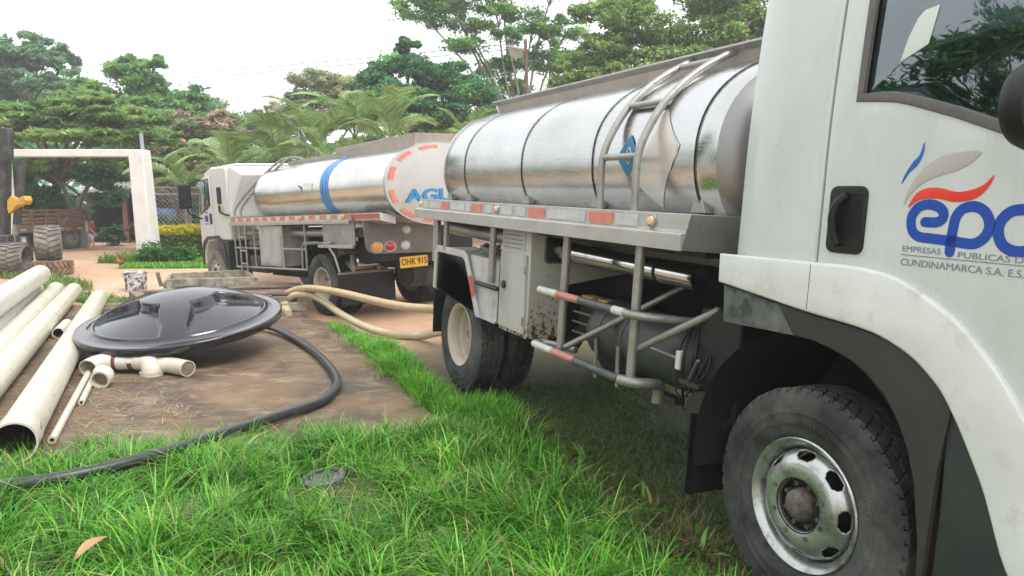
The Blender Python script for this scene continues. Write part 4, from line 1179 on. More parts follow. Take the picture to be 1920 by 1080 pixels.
# ---- fender and flap
fp = [(.62, .80), (.58, 1.2), (.50, 1.26), (.1, 1.27), (-.30, 1.25), (-.55, 1.05), (-.68, .78)]
outp = fp + [(a * .97, b - .02) for a, b in reversed(fp)]
MB().prism(outp, -.68, .01).build('rear_fender', 'chrome', T2, smooth=30)
MB().tube([(p[0], .012, p[1]) for p in fp], .018, 6).build('fender_lip', 'galv', T2, smooth=40)
MB().box(-.75, -.735, -1.0, .06, .22, .74).build('mud_flap', 'plastic', T2, bevel=.004)
MB().tube([(-.74, .08, .76), (-.74, -1.02, .74)], .018, 8).build('flap_bar', 'galv', T2, smooth=40)
for y in (-.25, -.72):
    MB().box(-.70, -.62, y - .02, y + .02, .74, 1.05).build('fender_bracket', 'alu', T2)
MB().box(-.72, -.1, -1.0, -.3, .82, 1.02).build('fender_cover', 'chrome', T2, bevel=.05)
# ---- lamp board and plate
XB = -1.50
lb = panel('lamp_board', 'lamp_board', [(.02, 1.62), (-1.35, 1.62), (-1.35, 1.03), (-.16, 1.09), (-.05, 1.14), (-.01, 1.22)], y=XB, thick=.02, parent=T2, plane='yz', bevel=.004)
for y, z, m, r_ in ((-.21, 1.195, 'amber', .10), (-.45, 1.19, 'redlens', .10), (-.74, 1.19, 'whitelens', .085), (-.78, 1.44, 'whitelens', .075)):
    c = MB()
    c.lathe([(0, -.035), (r_ * .5, -.032), (r_ * .8, -.022), (r_ * .84, 0)], (XB - .012, y, z), 'x', 24)
    for i_, v in enumerate(c.v): c.v[i_] = (v[0], y + (v[1] - y) * 1.12, z + (v[2] - z) * .86)
    lm = c.build('lamp', m, lb, smooth=40)
    c = MB(); c.lathe([(r_ * .84, -.012), (r_, -.012), (r_, 0)], (XB - .012, y, z), 'x', 24)
    for i_, v in enumerate(c.v): c.v[i_] = (v[0], y + (v[1] - y) * 1.12, z + (v[2] - z) * .86)
    c.build('lamp_ring', 'alu_light', lb, smooth=40)
MB().box(XB - .03, XB - .015, -1.155, -.60, .815, 1.005).build('plate_bracket', 'black', T2)
pl = panel('number_plate', 'plate', rrect(-1.15, -.605, .82, 1.0, .015), y=XB - .04, thick=.008, parent=T2, plane='yz', bevel=.002)
def plate_text(body, y0, w, z, size):
    o = text_mesh('plate_text', body, size, 'ink', pl, Matrix.Identity(4), ext=.001, bold=.002)
    xs = [v.co.x for v in o.data.vertices]; a, wd = min(xs), max(xs) - min(xs)
    for v in o.data.vertices:
        v.co = (XB - .0455 - v.co.z, y0 - (v.co.x - a) / wd * w, z + v.co.y)
plate_text('OHK 915', -.63, .50, .868, .145)
MB().tube([(XB + .55, -1.9, .66), (XB + .55, -1.1, .66)], .24, 20).build('spare_wheel_carrier', 'tyre', T2, smooth=40)
MB().box(XB + .05, XB + .12, -2.3, -.9, .88, 1.05).build('rear_bumper', 'black', T2, bevel=.01)
MB().box(-1.45, -.8, -2.2, -.3, .95, 1.5).build('rear_body', 'parts_shade_black', T2)
# ---- cab
CABX0, CABX1 = 3.78, 5.50
prof = [(CABX0, 1.28), (CABX0, 2.74), (3.86, 2.82), (4.6, 2.84), (5.0, 2.74), (5.26, 2.52), (5.48, 1.85), (5.52, 1.2), (5.5, .75), (5.36, .72), (5.36, .95), (5.25, 1.16), (5.05, 1.25), (4.6, 1.28)]
MB().prism(prof, -2.36, .0).build('cab_body', 'paint2', T2, bevel=.05, seg=3)
for i in range(5):
    MB().tube([(3.9 + i * .17, -.25, 2.845), (3.9 + i * .17, -2.1, 2.845)], .03, 8).build('roof_rib', 'paint2', T2, smooth=40)
MB().add([(CABX0 - .02, .0, 1.75), (CABX0 - .02, -2.36, 1.75), (3.36, -2.2, 2.60), (3.36, -.16, 2.60), (CABX0 - .02, -.06, 2.80), (CABX0 - .02, -2.3, 2.80)], [(0, 1, 2, 3), (3, 2, 5, 4), (0, 3, 4), (1, 5, 2)]).build('air_deflector', 'paint2', T2, smooth=30)
dr2 = panel('door', 'paint2', [(4.62, 1.28), (5.10, 1.27), (5.26, 1.2), (5.40, 1.1), (5.42, 1.9), (5.22, 2.48), (5.15, 2.62), (4.62, 2.66)], y=.012, thick=.02, parent=T2, bevel=.006)
panel('window_glass', 'glass', [(4.74, 2.05), (4.9, 1.98), (5.34, 1.86), (5.36, 1.92), (5.17, 2.48), (5.12, 2.56), (4.74, 2.58)], y=.026, thick=.006, parent=dr2, bevel=.001)
panel('window_seal', 'trim', [(4.71, 2.02), (4.9, 1.94), (5.37, 1.82), (5.39, 1.92), (5.19, 2.50), (5.13, 2.60), (4.71, 2.61)], y=.020, thick=.006, parent=dr2, bevel=.001)
panel('handle', 'plastic', rrect(4.68, 4.80, 1.62, 1.86, .03), y=.026, thick=.014, parent=dr2, bevel=.004)
panel('quarter_window', 'plastic', rrect(4.12, 4.34, 2.04, 2.40, .03), y=.006, thick=.014, parent=T2, bevel=.004)
panel('logo', 'lettering_blue', rrect(4.90, 5.10, 1.68, 1.82, .04), y=.025, thick=.002, parent=dr2, bevel=.0004)
panel('logo', 'lettering_red', rrect(4.90, 5.06, 1.86, 1.90, .018), y=.025, thick=.002, parent=dr2, bevel=.0004)
panel('logo', 'lettering_text', rrect(4.88, 5.14, 1.62, 1.645, .01), y=.025, thick=.002, parent=dr2, bevel=.0004)
panel('arch_shade', 'liner', [(5.40, .72), (5.38, .98), (5.26, 1.18), (5.05, 1.28), (4.5, 1.30), (4.22, 1.10), (4.16, .70), (4.10, .70), (4.14, 1.16), (4.42, 1.38), (5.08, 1.36), (5.34, 1.24), (5.47, 1.0), (5.48, .72)], y=.01, thick=.03, parent=T2, bevel=.005)
MB().box(4.0, 4.22, -.5, .0, .50, 1.25).build('mud_guard', 'step', T2, bevel=.02)
MB().tube(catmull([(4.22, .03, 2.0), (4.10, .06, 1.88), (3.92, .04, 1.82), (3.75, .02, 1.80)], 5), .022, 8).build('air_hose', 'plastic', T2, smooth=40)
panel('filler_flap', 'amber_pale', rrect(4.05, 4.33, 1.84, 2.02, .03), y=.006, thick=.01, parent=T2, bevel=.003)
mir = MB().box(5.10, 5.20, .26, .52, 1.98, 2.52).build('side_mirror', 'plastic', T2, bevel=.04, seg=3)
MB().tube(catmull([(5.15, .36, 1.98), (5.2, .28, 1.85), (5.28, .02, 1.75)], 5), .02, 8).build('mirror_arm', 'plastic', mir, smooth=40)
MB().tube([(5.18, .38, 2.5), (5.15, .02, 2.6)], .015, 6).build('mirror_arm', 'plastic', mir, smooth=40)
# ---- ladder of tubes from platform over the tank
for dx in (0, -.30):
    pts = [(3.42 + dx, .02, 1.74), (3.38 + dx, .0, 1.95), (3.0 + dx, -.22, 2.35), (2.62 + dx, -.45, 2.68), (2.35 + dx, -.62, 2.86), (2.05 + dx, -.72, 2.80)]
    MB().tube(catmull(pts, 5), .024, 8).build('ladder_rail', 'galv', T2, smooth=40)
for f_ in (.35, .7):
    a = Vector((3.38, 0, 1.95)).lerp(Vector((2.62, -.45, 2.68)), f_)
    MB().tube([a, a + Vector((-.3, 0, 0))], .02, 8).build('rung', 'galv', T2, smooth=40)

# ================================================================== THE YARD: pipes, lid, hoses, timber
def pvc_pipe(a, b, r_, label, m='pvc', bell=None, thick=.014):
    """A hollow pipe from a to b; bell: 'a' or 'b' gets a wider socket."""
    a, b = Vector(a), Vector(b)
    t = (b - a); L = t.length
    o = empty('drain_pipe', a, t.to_track_quat('Z', 'Y').to_euler(), label=label, cat='pipe', group='plastic pipes lying on the slab')
    prof = [(r_, 0), (r_, L)]
    if bell == 'a': prof = [(r_ * 1.06, 0), (r_ * 1.06, .28), (r_, .36), (r_, L)]
    if bell == 'b': prof = [(r_, 0), (r_, L - .36), (r_ * 1.1, L - .28), (r_ * 1.1, L)]
    n_ = 14; pr = []
    for (p, q) in zip(prof[:-1], prof[1:]):
        for i in range(n_): pr.append((p[0] + (q[0] - p[0]) * i / n_, p[1] + (q[1] - p[1]) * i / n_))
    pr.append(prof[-1])
    sag = lambda h: -.012 * math.sin(PI * h / L)
    inner = [(max(.01, q[0] - thick), q[1]) for q in (pr[0], pr[-1])]
    mb = MB(); mb.lathe([(inner[0][0], .0)] + pr + [(inner[1][0], L)], axis='z', n=32); mb.build('pipe_wall', m, o, smooth=40)
    mb = MB(); mb.lathe([(inner[0][0], 0), (inner[0][0] - .002, .02), (r_ - thick, L / 2), (inner[1][0] - .002, L - .02), (inner[1][0], L)], axis='z', n=32); mb.build('pipe_bore', 'pvc_in', o, smooth=40)
    return o
r0 = .140
pvc_pipe((-3.44, 4.96, ZS + r0 * 1.06), (-7.3, 13.0, ZS + r0), r0, 'nearest thick cream pipe, open socket end at the bottom left, passing under the black lid', bell='a')
pvc_pipe((-4.45, 5.95, ZS + r0), (-8.42, 14.15, ZS + r0), r0, 'second thick pipe from the black lid, lying next to the socketed one')
pvc_pipe((-4.86, 6.3, ZS + .135), (-8.85, 14.3, ZS + .135), .135, 'third pipe from the lid, widening to a socket at its far end', bell='b')
pvc_pipe((-5.42, 6.9, ZS + .15), (-9.2, 14.2, ZS + .15), .15, 'pipe on the ground under the topmost pipe at the left edge', 'pvc_white')
pvc_pipe((-5.62, 7.2, ZS + .475), (-8.88, 13.9, ZS + .475), .17, 'topmost pipe of the stack, lying on the others at the left edge', 'pvc_white')
pvc_pipe((-6.3, 8.0, ZS + .16), (-9.55, 14.1, ZS + .16), .16, 'outermost pipe lying beyond the stack at the left edge', 'pvc_white')
pvc_pipe((-3.44, 5.38, ZS + .032), (-4.74, 8.3, ZS + .035), .030, 'longer thin cream pipe lying beside the thick socket pipe', 'pvc')
pvc_pipe((-3.84, 6.45, ZS + .028), (-4.60, 8.15, ZS + .03), .027, 'shorter thin cream pipe lying beside the longer thin one', 'pvc')
pvc_pipe((-6.05, 9.75, ZS + .075), (-6.38, 10.5, ZS + .075), .075, 'short pipe offcut between the thick pipes behind the lid', 'pvc')
# ---- glued fittings: elbow, coupling with maroon glue rings, bend, stub
ft = empty('pipe_fitting', (-3.90, 7.66, ZS), (0, 0, 0), label='glued pipe elbows with two maroon rings lying in front of the black lid', cat='pipe fitting')
def hollow(path, r_, name, m='pvc', t=.012):
    P = catmull(path, 8)
    mb = MB(); mb.tube(P, r_, 24, cap=False); mb.tube(P, r_ - t, 24, cap=False)
    n = 24; k = len(P) * n
    mb.f += [(i, (i + 1) % n, k + (i + 1) % n, k + i) for i in range(n)]
    e0 = (len(P) - 1) * n
    mb.f += [(e0 + i, k + e0 + i, k + e0 + (i + 1) % n, e0 + (i + 1) % n) for i in range(n)]
    return mb.build(name, m, ft, smooth=40)
hollow([(-.55, -.12, .10), (-.53, .0, .12), (-.46, .07, .135), (-.36, .09, .14)], .112, 'elbow')
hollow([(-.38, .09, .14), (-.05, .08, .15)], .102, 'coupling', 'pvc_white')
for x in (-.33, -.135):
    MB().tube([(x - .025, .09, .142), (x + .03, .088, .143)], .1085, 24).build('glue_ring', 'maroon', ft, smooth=40)
hollow([(-.08, .08, .15), (0, .075, .152), (.08, .04, .135), (.12, -.01, .06), (.125, -.03, .01)], .112, 'bend')
MB().lathe([(.114, 0), (.128, 0), (.128, .05), (.114, .05)], (.125, -.03, .0), 'z', 28).build('socket_rim', 'pvc', ft, smooth=40)
hollow([(.12, .10, .115), (.35, .03, .105), (.58, -.12, .102)], .098, 'pipe_stub')
MB().tube(catmull([(.12, .10, .115), (.35, .03, .105), (.572, -.115, .102)], 6), .08, 20).build('stub_shadow_core', 'pvc_in', ft, smooth=40)
ft.scale = (.92, .86, .86)
el = empty('pipe_elbow', (-4.02, 7.12, ZS), (0, 0, R(10)), label='small open pipe elbow lying alone beside the thin pipes', cat='pipe fitting')
ft_keep, ft = ft, el
hollow([(.0, -.06, .085), (.0, .06, .10), (-.05, .16, .10)], .092, 'elbow_wall', t=.02)
ft = ft_keep
MB().tube(catmull([(.0, .0, .093), (.0, .06, .10), (-.05, .16, .10)], 6), .07, 20).build('elbow_bore', 'pvc_in', el, smooth=40)

# ---- the big black lid
LA, LB = 1.14, 1.16
lid = empty('tank_lid', (-3.95, 8.78, .50), label='large glossy black plastic tank lid tilted on the slab', cat='tank lid')
ex = Vector((1.88, .62, .16)).normalized()
ey = Vector((-.30, 1.15, .15)); ez = ex.cross(ey).normalized(); ey = ez.cross(ex).normalized()
lid.rotation_euler = Matrix((ex, ey, ez)).transposed().to_euler()
def lid_h(u, v):
    r_ = np.hypot(u, v); th = np.arctan2(v, u)
    inner = np.clip(1 - (r_ / .86) ** 2, 0, 1)
    h = .31 * inner ** .8
    h = h + .02 * st(-r_, -.92, -.84)
    # three sunk fan shaped panels
    for ph in (-142, -38, 90):
        d = np.abs((np.degrees(th) - ph + 180) % 360 - 180)
        half = 31 + 12 * st(r_, .36, .74)
        e = st((half - d) * r_, -.8, 1.6) * st(r_, .36, .41) * st(-r_, -.84, -.80)
        h = h * (1 - e) + e * .245 * np.clip(1 - (r_ / .86) ** 1.5, 0, 1)
    return h
nr, na = 90, 288
rr_ = np.concatenate([np.linspace(0.005, .88, nr), np.array([.90, .93, .97, .985, 1.0, 1.004, 1.004, .985, .955])])
drop = np.zeros(len(rr_)); drop[-4:] = [-.015, -.085, -.098, -.098]
th_ = np.linspace(0, 2 * PI, na, endpoint=False)
RR, TH = np.meshgrid(rr_, th_, indexing='ij')
u, v = RR * np.cos(TH), RR * np.sin(TH)
H = np.where(RR < .905, lid_h(u, v), 0.0) + drop[:, None]
V = np.stack([u * LA, v * LB, H], -1).reshape(-1, 3)
I = np.arange(len(rr_) * na).reshape(len(rr_), na)
Fq = np.stack([I[:-1], np.roll(I, -1, 1)[:-1], np.roll(I, -1, 1)[1:], I[1:]], -1).reshape(-1, 4)
np_mesh('lid_shell', V, Fq, 'lid', lid, smooth=True)
MB().lathe([(.60, -.01), (.62, -.16), (.56, -.17), (.54, -.01)], (0, 0, 0), 'z', 48).build('lid_skirt', 'plastic', lid, smooth=40)
MB().lathe([(0, -.02), (.94, -.02), (.94, -.03), (0, -.03)], (0, 0, 0), 'z', 64).build('lid_underside', 'plastic', lid, smooth=40)
for ch in lid.children:
    if ch.name.startswith(('lid_skirt', 'lid_underside')): ch.scale = (LA, LB, 1)

# ---- black hose from the lid round to the grass
hp = []
for px, py, z in ((470, 618, .10), (500, 612, .14), (545, 630, .115), (590, 660, .11), (620, 690, .11), (633, 714, .11), (624, 734, .11), (592, 757, .11), (500, 787, .12), (400, 819, .15), (300, 851, .17), (150, 889, .17), (0, 913, .16), (-160, 930, .15), (-340, 930, .12)):
    p = on_ground(px, py, z); hp.append(p)
HOSE = [(p.x, p.y) for p in catmull(hp, 4)]
MB().tube(catmull(hp, 8), .042, 16).build('black_hose', 'hose_black', smooth=40, label='black hose curving from under the lid round to the grass', cat='hose')

# ---- beige suction hoses from the pit to the front truck
ha = [on_ground(534, 585, .10), at(531, 563, 12.7), at(540, 550, 12.6), at(560, 542, 12.4), at(590, 541, 12.0), at(640, 549, 11.4), at(690, 561, 10.8), at(745, 573, 10.2), at(800, 579, 9.6), at(850, 580, 9.0), (-.15, 8.6, .62), (.28, 8.05, .93)]
MB().tube(catmull(ha, 8), .058, 16).build('suction_hose', 'hose_beige', smooth=40, label='upper tan hose arching from the pit to the front truck', cat='hose')
hb_ = [on_ground(541, 588, .10), at(537, 568, 12.5), at(552, 554, 12.4), at(580, 553, 12.2), at(608, 566, 11.9), at(640, 589, 11.3), at(690, 615, 10.5), at(740, 627, 10.15), at(790, 630, 9.9), at(822, 623, 9.5), (-.35, 8.9, .35), (.18, 8.2, .78)]
MB().tube(catmull(hb_, 8), .055, 16).build('suction_hose', 'hose_cream', smooth=40, label='lower cream hose sagging to the ground beside the grass strip', cat='hose')

# ---- the pit: low masonry curb with boards and frames on it
pit = empty('pit_curb', (0, 0, 0), label='low stained masonry pit curb under the timber', cat='curb')
P0, P1, P2, P3 = Vector((-6.05, 12.15)), Vector((-3.75, 12.55)), Vector((-4.55, 13.75)), Vector((-6.85, 13.35))
for a, b in ((P0, P1), (P1, P2), (P2, P3), (P3, P0)):
    MB().beam((a.x, a.y, .14), (b.x, b.y, .14), .18, .30).build('curb_wall', 'pit', pit, bevel=.012)
MB().add([(P0.x, P0.y, -.05), (P1.x, P1.y, -.05), (P2.x, P2.y, -.05), (P3.x, P3.y, -.05)], [(0, 1, 2, 3)]).build('pit_floor', 'parts_shade_black', pit)
def timber(a, b, w_, h_, m, label, name='timber_beam'):
    return MB().beam(a, b, w_, h_).build(name, m, bevel=.008, label=label, cat='block' if name == 'block' else 'timber', group=None if name == 'block' else 'old timber by the pit')
fr = empty('timber_frame', (0, 0, 0), label='weathered rectangular timber frame lying on the pit', cat='timber frame')
Za = .44
A, B, C3, D = on_ground(312, 532, Za), on_ground(478, 527, Za), on_ground(456, 512, Za), on_ground(322, 519, Za)
MB().beam(A, B, .10, .16).build('frame_board', 'wood_pale', fr, bevel=.008)
MB().beam(D, C3, .10, .14).build('frame_board', 'wood_pale', fr, bevel=.008)
MB().beam(B + Vector((.02, 0, 0)), C3 + Vector((.02, .05, 0)), .07, .13).build('frame_board', 'wood_pale', fr, bevel=.008)
MB().beam(A + Vector((-.02, 0, -.02)), D + Vector((-.02, 0, -.02)), .07, .13).build('frame_board', 'wood_pale', fr, bevel=.008)
MB().beam(A + Vector((-.1, .02, -.05)), A + Vector((-.16, .02, .20)), .05, .05).build('frame_stake', 'wood', fr)
timber((-6.0, 12.3, .335), (-3.7, 12.8, .33), .55, .045, 'wood_brown', 'wide brown board lying flat beside the timber frame', 'board')
timber((-5.9, 12.02, .31), (-4.0, 12.22, .31), .16, .05, 'wood_brown', 'narrow dark plank along the front of the pit', 'plank')
timber((-5.1, 13.2, .36), (-3.9, 13.6, .36), .5, .04, 'wood_brown', 'short board at the truck side of the pit', 'board')
timber(on_ground(495, 578, .14), on_ground(574, 574, .14), .12, .14, 'wood_pale', 'pale mossy block lying on the slab below the hoses', 'block')
timber((-6.9, 11.9, .12), (-6.0, 12.25, .16), .10, .05, 'wood', 'short dark stick leaning against the frame at its left end', 'plank')

# ---- bucket
bk = empty('bucket', (-8.62, 16.9, gh(-8.62, 16.9)), label='white plastic bucket smeared with black paint', cat='bucket')
MB().lathe([(0, .01), (.20, .01), (.205, .0), (.215, .02), (.245, .42), (.262, .425), (.262, .455), (.245, .46), (.235, .44), (.205, .05), (0, .04)], axis='z', n=36).build('bucket_body', 'bucket', bk, smooth=35)
MB().tube(catmull([(-.26, 0, .42), (-.24, -.14, .36), (0, -.27, .33), (.24, -.14, .36), (.26, 0, .42)], 6), .008, 6).build('handle', 'galv', bk, smooth=40)

# ---- meter ring and a dry leaf in the grass
rg = empty('meter_cover', (-1.24, 4.72, gh(-1.24, 4.72) + .03), (R(4), R(-3), 0), label='round black metal cover ring half hidden in the grass', cat='cover')
MB().lathe([(.115, 0), (.12, .03), (.15, .035), (.165, .025), (.168, -.06), (.13, -.06)], axis='z', n=40).build('cover_rim', 'iron', rg, smooth=30)
MB().lathe([(0, .012), (.06, .014), (.11, .008), (.115, -.02)], axis='z', n=40).build('cover_plate', 'iron', rg, smooth=30)
MB().box(-.05, .05, -.008, .008, .008, .02).build('cover_handle', 'iron', rg, bevel=.004)
rg.scale = (.86, .86, .7)
lp = on_ground(165, 1045, .14)
vs = []
for i in range(9):
    t = i / 8; w_ = .028 * math.sin(PI * min(1, t * .93 + .05)) + .002
    for s in (-1, 0, 1): vs.append((t * .17, s * w_, .03 * math.sin(t * PI) + abs(s) * .012))
mb = MB().add(vs, [(3 * i + j, 3 * i + j + 1, 3 * i + j + 4, 3 * i + j + 3) for i in range(8) for j in (0, 1)])
mb.build('dry_leaf', 'dry_leaf', smooth=60, loc=lp + Vector((-.04, -.04, 0)), rot=(R(10), R(-18), R(58)), label='curled tan dry leaf lying on the grass', cat='leaf')
# ---- rope coil on the rear fender
cr = []
for i in range(70):
    a = i * .42; rr2 = .11 + .03 * math.sin(i * .9)
    cr.append((rr2 * math.cos(a), rr2 * .8 * math.sin(a), .02 + .0011 * i + .012 * math.sin(i * 1.7)))
coil = MB().tube(catmull(cr, 2), .010, 6)
T1m = Matrix.Translation(T1.location) @ T1.rotation_euler.to_matrix().to_4x4()
co_ = coil.build('rope_coil', 'rope', smooth=40, label='coiled greenish rope on the front truck rear fender', cat='rope')
co_.matrix_world = T1m @ Matrix.Translation((-3.85, .12, 1.337))

# ================================================================== GATE, FENCE, BUILDINGS, MACHINES BEHIND
gt = empty('gate_portal', (0, 0, 0), label='white stucco gate portal over the entrance', cat='gate')
gy_ = 23.6
gp = at(274, 485, gy_); gl = at(22, 485, gy_)
zt = at(270, 281, gy_).z; zb = at(270, 294, gy_).z
mb = MB(); px0, px1 = at(252, 400, gy_).x, at(279, 400, gy_).x
mb.loft([[(px0 + .10, gy_ - .2, -.1), (px1 + .14, gy_ - .2, -.1), (px1 + .16, gy_ + .42, -.1), (px0 + .12, gy_ + .42, -.1)], [(px0, gy_ - .2, zt), (px1, gy_ - .2, zt), (px1, gy_ + .35, zt), (px0, gy_ + .35, zt)]])
mb.build('gate_post', 'stucco', gt, bevel=.03)
lx = at(17, 400, gy_).x
MB().box(lx - .42, lx, gy_ - .2, gy_ + .35, -.1, zt).build('gate_post', 'stucco', gt, bevel=.03)
MB().box(lx - .5, px0 + .012, gy_ - .19, gy_ + .34, zb, zt + .006).build('gate_beam', 'stucco', gt, bevel=.02)
tp = at(266, 250, gy_ + .1)
MB().tube([(tp.x, gy_ + .1, zt - .02), (tp.x - .03, gy_ + .1, tp.z)], .06, 10).build('vent_pipe', 'galvpipe', gt, smooth=40)
sb = at(296, 432, 24.6)
MB().box(sb.x - .3, sb.x + .05, 24.2, 24.8, 0, sb.z).build('gate_buttress', 'stucco', gt, bevel=.02)

fn = empty('chain_link_fence', (0, 0, 0), label='chain link fence between the gate post and the second truck', cat='fence')
fy = 27.5
fx0, fx1 = at(283, 400, fy).x, at(430, 400, fy).x
fz1 = at(300, 352, fy).z; fzm = at(300, 364, fy).z
for z in (fz1, fzm):
    MB().tube([(fx0, fy, z), (fx1, fy, z)], .028, 8).build('fence_rail', 'fence', fn, smooth=40)
for x in (fx0 + .1, (fx0 + fx1) / 2, fx1):
    MB().tube([(x, fy, 0), (x, fy, fz1 + .05)], .035, 8).build('fence_post', 'fence', fn, smooth=40)
mb = MB(); sp = .17; Hh = fz1 - .1
x = fx0 - Hh
while x < fx1:
    for s in (1, -1):
        a = (x, .1) if s == 1 else (x, fz1)
        b = (x + Hh, fz1) if s == 1 else (x + Hh, .1)
        t0, t1 = max(0, (fx0 - a[0]) / Hh), min(1, (fx1 - a[0]) / Hh)
        if t1 > t0:
            pa = (a[0] + Hh * t0, fy + .012 * s, a[1] + (b[1] - a[1]) * t0); pb = (a[0] + Hh * t1, fy + .012 * s, a[1] + (b[1] - a[1]) * t1)
            mb.beam(pa, pb, .011, .011)
    x += sp
mb.build('wire_mesh', 'fence', fn, kind='stuff')
bt = at(297, 420, 30)
o = empty('water_drum', (bt.x, 30.2, 0), label='blue plastic water drum behind the chain link fence', cat='drum')
MB().lathe([(0, 0), (.55, 0), (.58, .05), (.58, 1.5), (.5, 1.62), (.3, 1.66), (0, 1.66)], axis='z', n=28).build('drum_body', 'blue_tank', o, smooth=35)
for z in (.4, .8, 1.2):
    MB().lathe([(.58, -.03), (.61, 0), (.58, .03)], (0, 0, z), 'z', 28).build('drum_rib', 'blue_tank', o, smooth=40)

sh = empty('open_shed', (0, 0, 0), label='dark open shed with reddish post behind the gate', cat='shed')
sy = 35.0
s0, s1 = at(150, 400, sy).x, at(420, 400, sy).x
zr = at(200, 360, sy).z
MB().add([(s0, sy, zr), (s1, sy - .5, zr + .02), (s1, sy + 6, zr + .9), (s0, sy + 6, zr + .9)], [(0, 1, 2, 3)]).build('shed_roof', 'shed_roof', sh, solid=.06)
MB().beam((s0, sy - .03, zr + .03), (s1, sy - .53, zr + .05), .06, .13).build('roof_edge', 'alu_light', sh)
MB().box(s0, s1, sy + 5.8, sy + 6, 0, zr + .8).build('back_wall', 'shed_dark', sh)
MB().box(s0, s0 + .2, sy + .6, sy + 5.8, 0, zr + .1).build('side_wall', 'shed_dark', sh)
for px in (236, 330):
    p = at(px, 400, sy + .2); MB().box(p.x - .11, p.x + .11, sy + .1, sy + .3, 0, zr).build('shed_post', 'shed_post', sh, bevel=.01)
for i in range(4):
    MB().box(s0 + .8 + i * 1.6, s0 + 2.0 + i * 1.6, sy + 3.5, sy + 4.4, 0, .9 + .5 * (i % 2)).build('stored_box', 'shed_dark', sh, bevel=.02)

# ---- stake bed truck behind the gate
stt = empty('stake_truck', at(96, 462, 29.5) * Vector((1, 1, 0)) if False else (0, 0, 0), label='old truck with wooden slatted cargo bed behind the gate', cat='truck')
e0, e1 = at(-25, 430, 27.0), at(158, 430, 31.2)
d_ = Vector((e1.x - e0.x, e1.y - e0.y, 0)); Lb = d_.length; d_.normalize()
stt.location = (e0.x, e0.y, 0); stt.rotation_euler = (0, 0, math.atan2(d_.y, d_.x))
zbed = .80
MB().box(0, Lb, .0, 2.1, zbed, zbed + .12).build('bed_floor', 'wood_brown', stt)
MB().box(0, Lb, -.04, .0, zbed - .06, zbed + .14).build('bed_sill', 'wood', stt)
for i in range(10):
    MB().box(i * Lb / 10 + .05, i * Lb / 10 + .05 + .22, -.05, -.041, zbed + .02, zbed + .08).build('reflector', 'white_tape' if i % 2 else 'red_tape', stt)
npost = 8
for yside in (-.02, 2.08):
    for i in range(npost):
        x = Lb * i / (npost - 1) * .985
        MB().box(x, x + .085, yside - .03, yside + .01, zbed + .1, zbed + .84).build('stake', 'stake_wood', stt)
    for j in range(5):
        z = zbed + .15 + j * .15
        MB().box(0, Lb, yside + .012, yside + .04, z, z + .078).build('slat', 'stake_wood', stt)
for j in range(5):
    z = zbed + .15 + j * .15
    MB().box(Lb - .02, Lb + .01, .0, 2.08, z, z + .078).build('slat', 'stake_wood', stt)
for x in (Lb * .25, Lb * .86):
    for y in (.2, 1.9):
        w_ = empty('wheel', (x, y, .40), (0, 0, 0), stt)
        me = _get('tsm', lambda: _mesh(tyre_mesh(.40, .24, .24, 30), 'tyre', 'tyre_tan'))
        _child('tyre', me, w_)
        MB().lathe([(0, -.06), (.1, -.08), (.22, -.04), (.25, -.11)], n=24).build('rim', 'galv', w_, smooth=40)
MB().box(-2.0, -.15, .05, 2.05, .45, 1.15).build('cab_body', 'paint2', stt, bevel=.08)
MB().prism([(-2.0, 1.15), (-.15, 1.15), (-.2, 2.0), (-1.4, 2.0)], .1, 2.0).build('cab_top', 'paint2', stt, bevel=.06)
panel('window_glass', 'glass', [(-1.7, 1.25), (-.35, 1.25), (-.38, 1.85), (-1.35, 1.85)], y=.09, thick=.01, parent=stt, bevel=.001)
wf = empty('wheel', (-1.4, .2, .40), (0, 0, 0), stt); _child('tyre', _wheel_cache['tsm'], wf)
MB().box(0, Lb, .6, .75, .6, .8).build('chassis_rail', 'black', stt); MB().box(0, Lb, 1.3, 1.45, .6, .8).build('chassis_rail', 'black', stt)
MB().lathe([(0, -.03), (.06, -.03), (.06, 0)], (Lb * .8, -.045, zbed + .03), 'y', 14).build('marker_lamp', 'amber', stt)

# ---- backhoe at the left edge: folded boom, cylinders, big wheel
bh = empty('backhoe_loader', (-14.6, 19.9, 0), (0, 0, 0), label='backhoe with black upright boom and yellow bracket at the left edge', cat='backhoe')
def L2(px, py, Y): return at(px, py, Y) - Vector((-14.6, 19.9, 0))
a, b = L2(8, 452, 19.6), L2(10, 250, 19.4)
MB().beam(a, b, .20, .26, (0, 1, 0)).build('boom', 'boom_black', bh, bevel=.02)
a, b = L2(13, 300, 19.2), L2(11, 240, 19.2)
MB().beam(a, b, .26, .20, (0, 1, 0)).build('boom_head', 'boom_black', bh, bevel=.03)
MB().add([L2(2, 244, 19.15), L2(6, 238, 19.15), L2(14, 252, 19.15), L2(4, 254, 19.15)], [(0, 1, 2, 3)]).build('boom_tip', 'galv', bh, solid=.05)
a, b = L2(32, 420, 19.5), L2(41, 302, 19.5)
MB().tube([a, b], .10, 12).build('cylinder', 'boom_black', bh, smooth=40)
MB().tube([L2(25, 458, 19.5), L2(29, 418, 19.5)], .055, 10).build('cylinder_rod', 'galv', bh, smooth=40)
yb = [(13, 376), (20, 367), (30, 373), (44, 367), (48, 376), (44, 384), (33, 384), (24, 394), (16, 401), (13, 392)]
yv = [L2(x, y, 19.25) for x, y in yb]
MB().add([tuple(p) for p in yv] + [tuple(p + Vector((.0, .3, 0))) for p in yv], [tuple(range(10)), tuple(reversed(range(10, 20)))] + [(i, (i + 1) % 10, (i + 1) % 10 + 10, i + 10) for i in range(10)]).build('yellow_bracket', 'yellow', bh, bevel=.015)
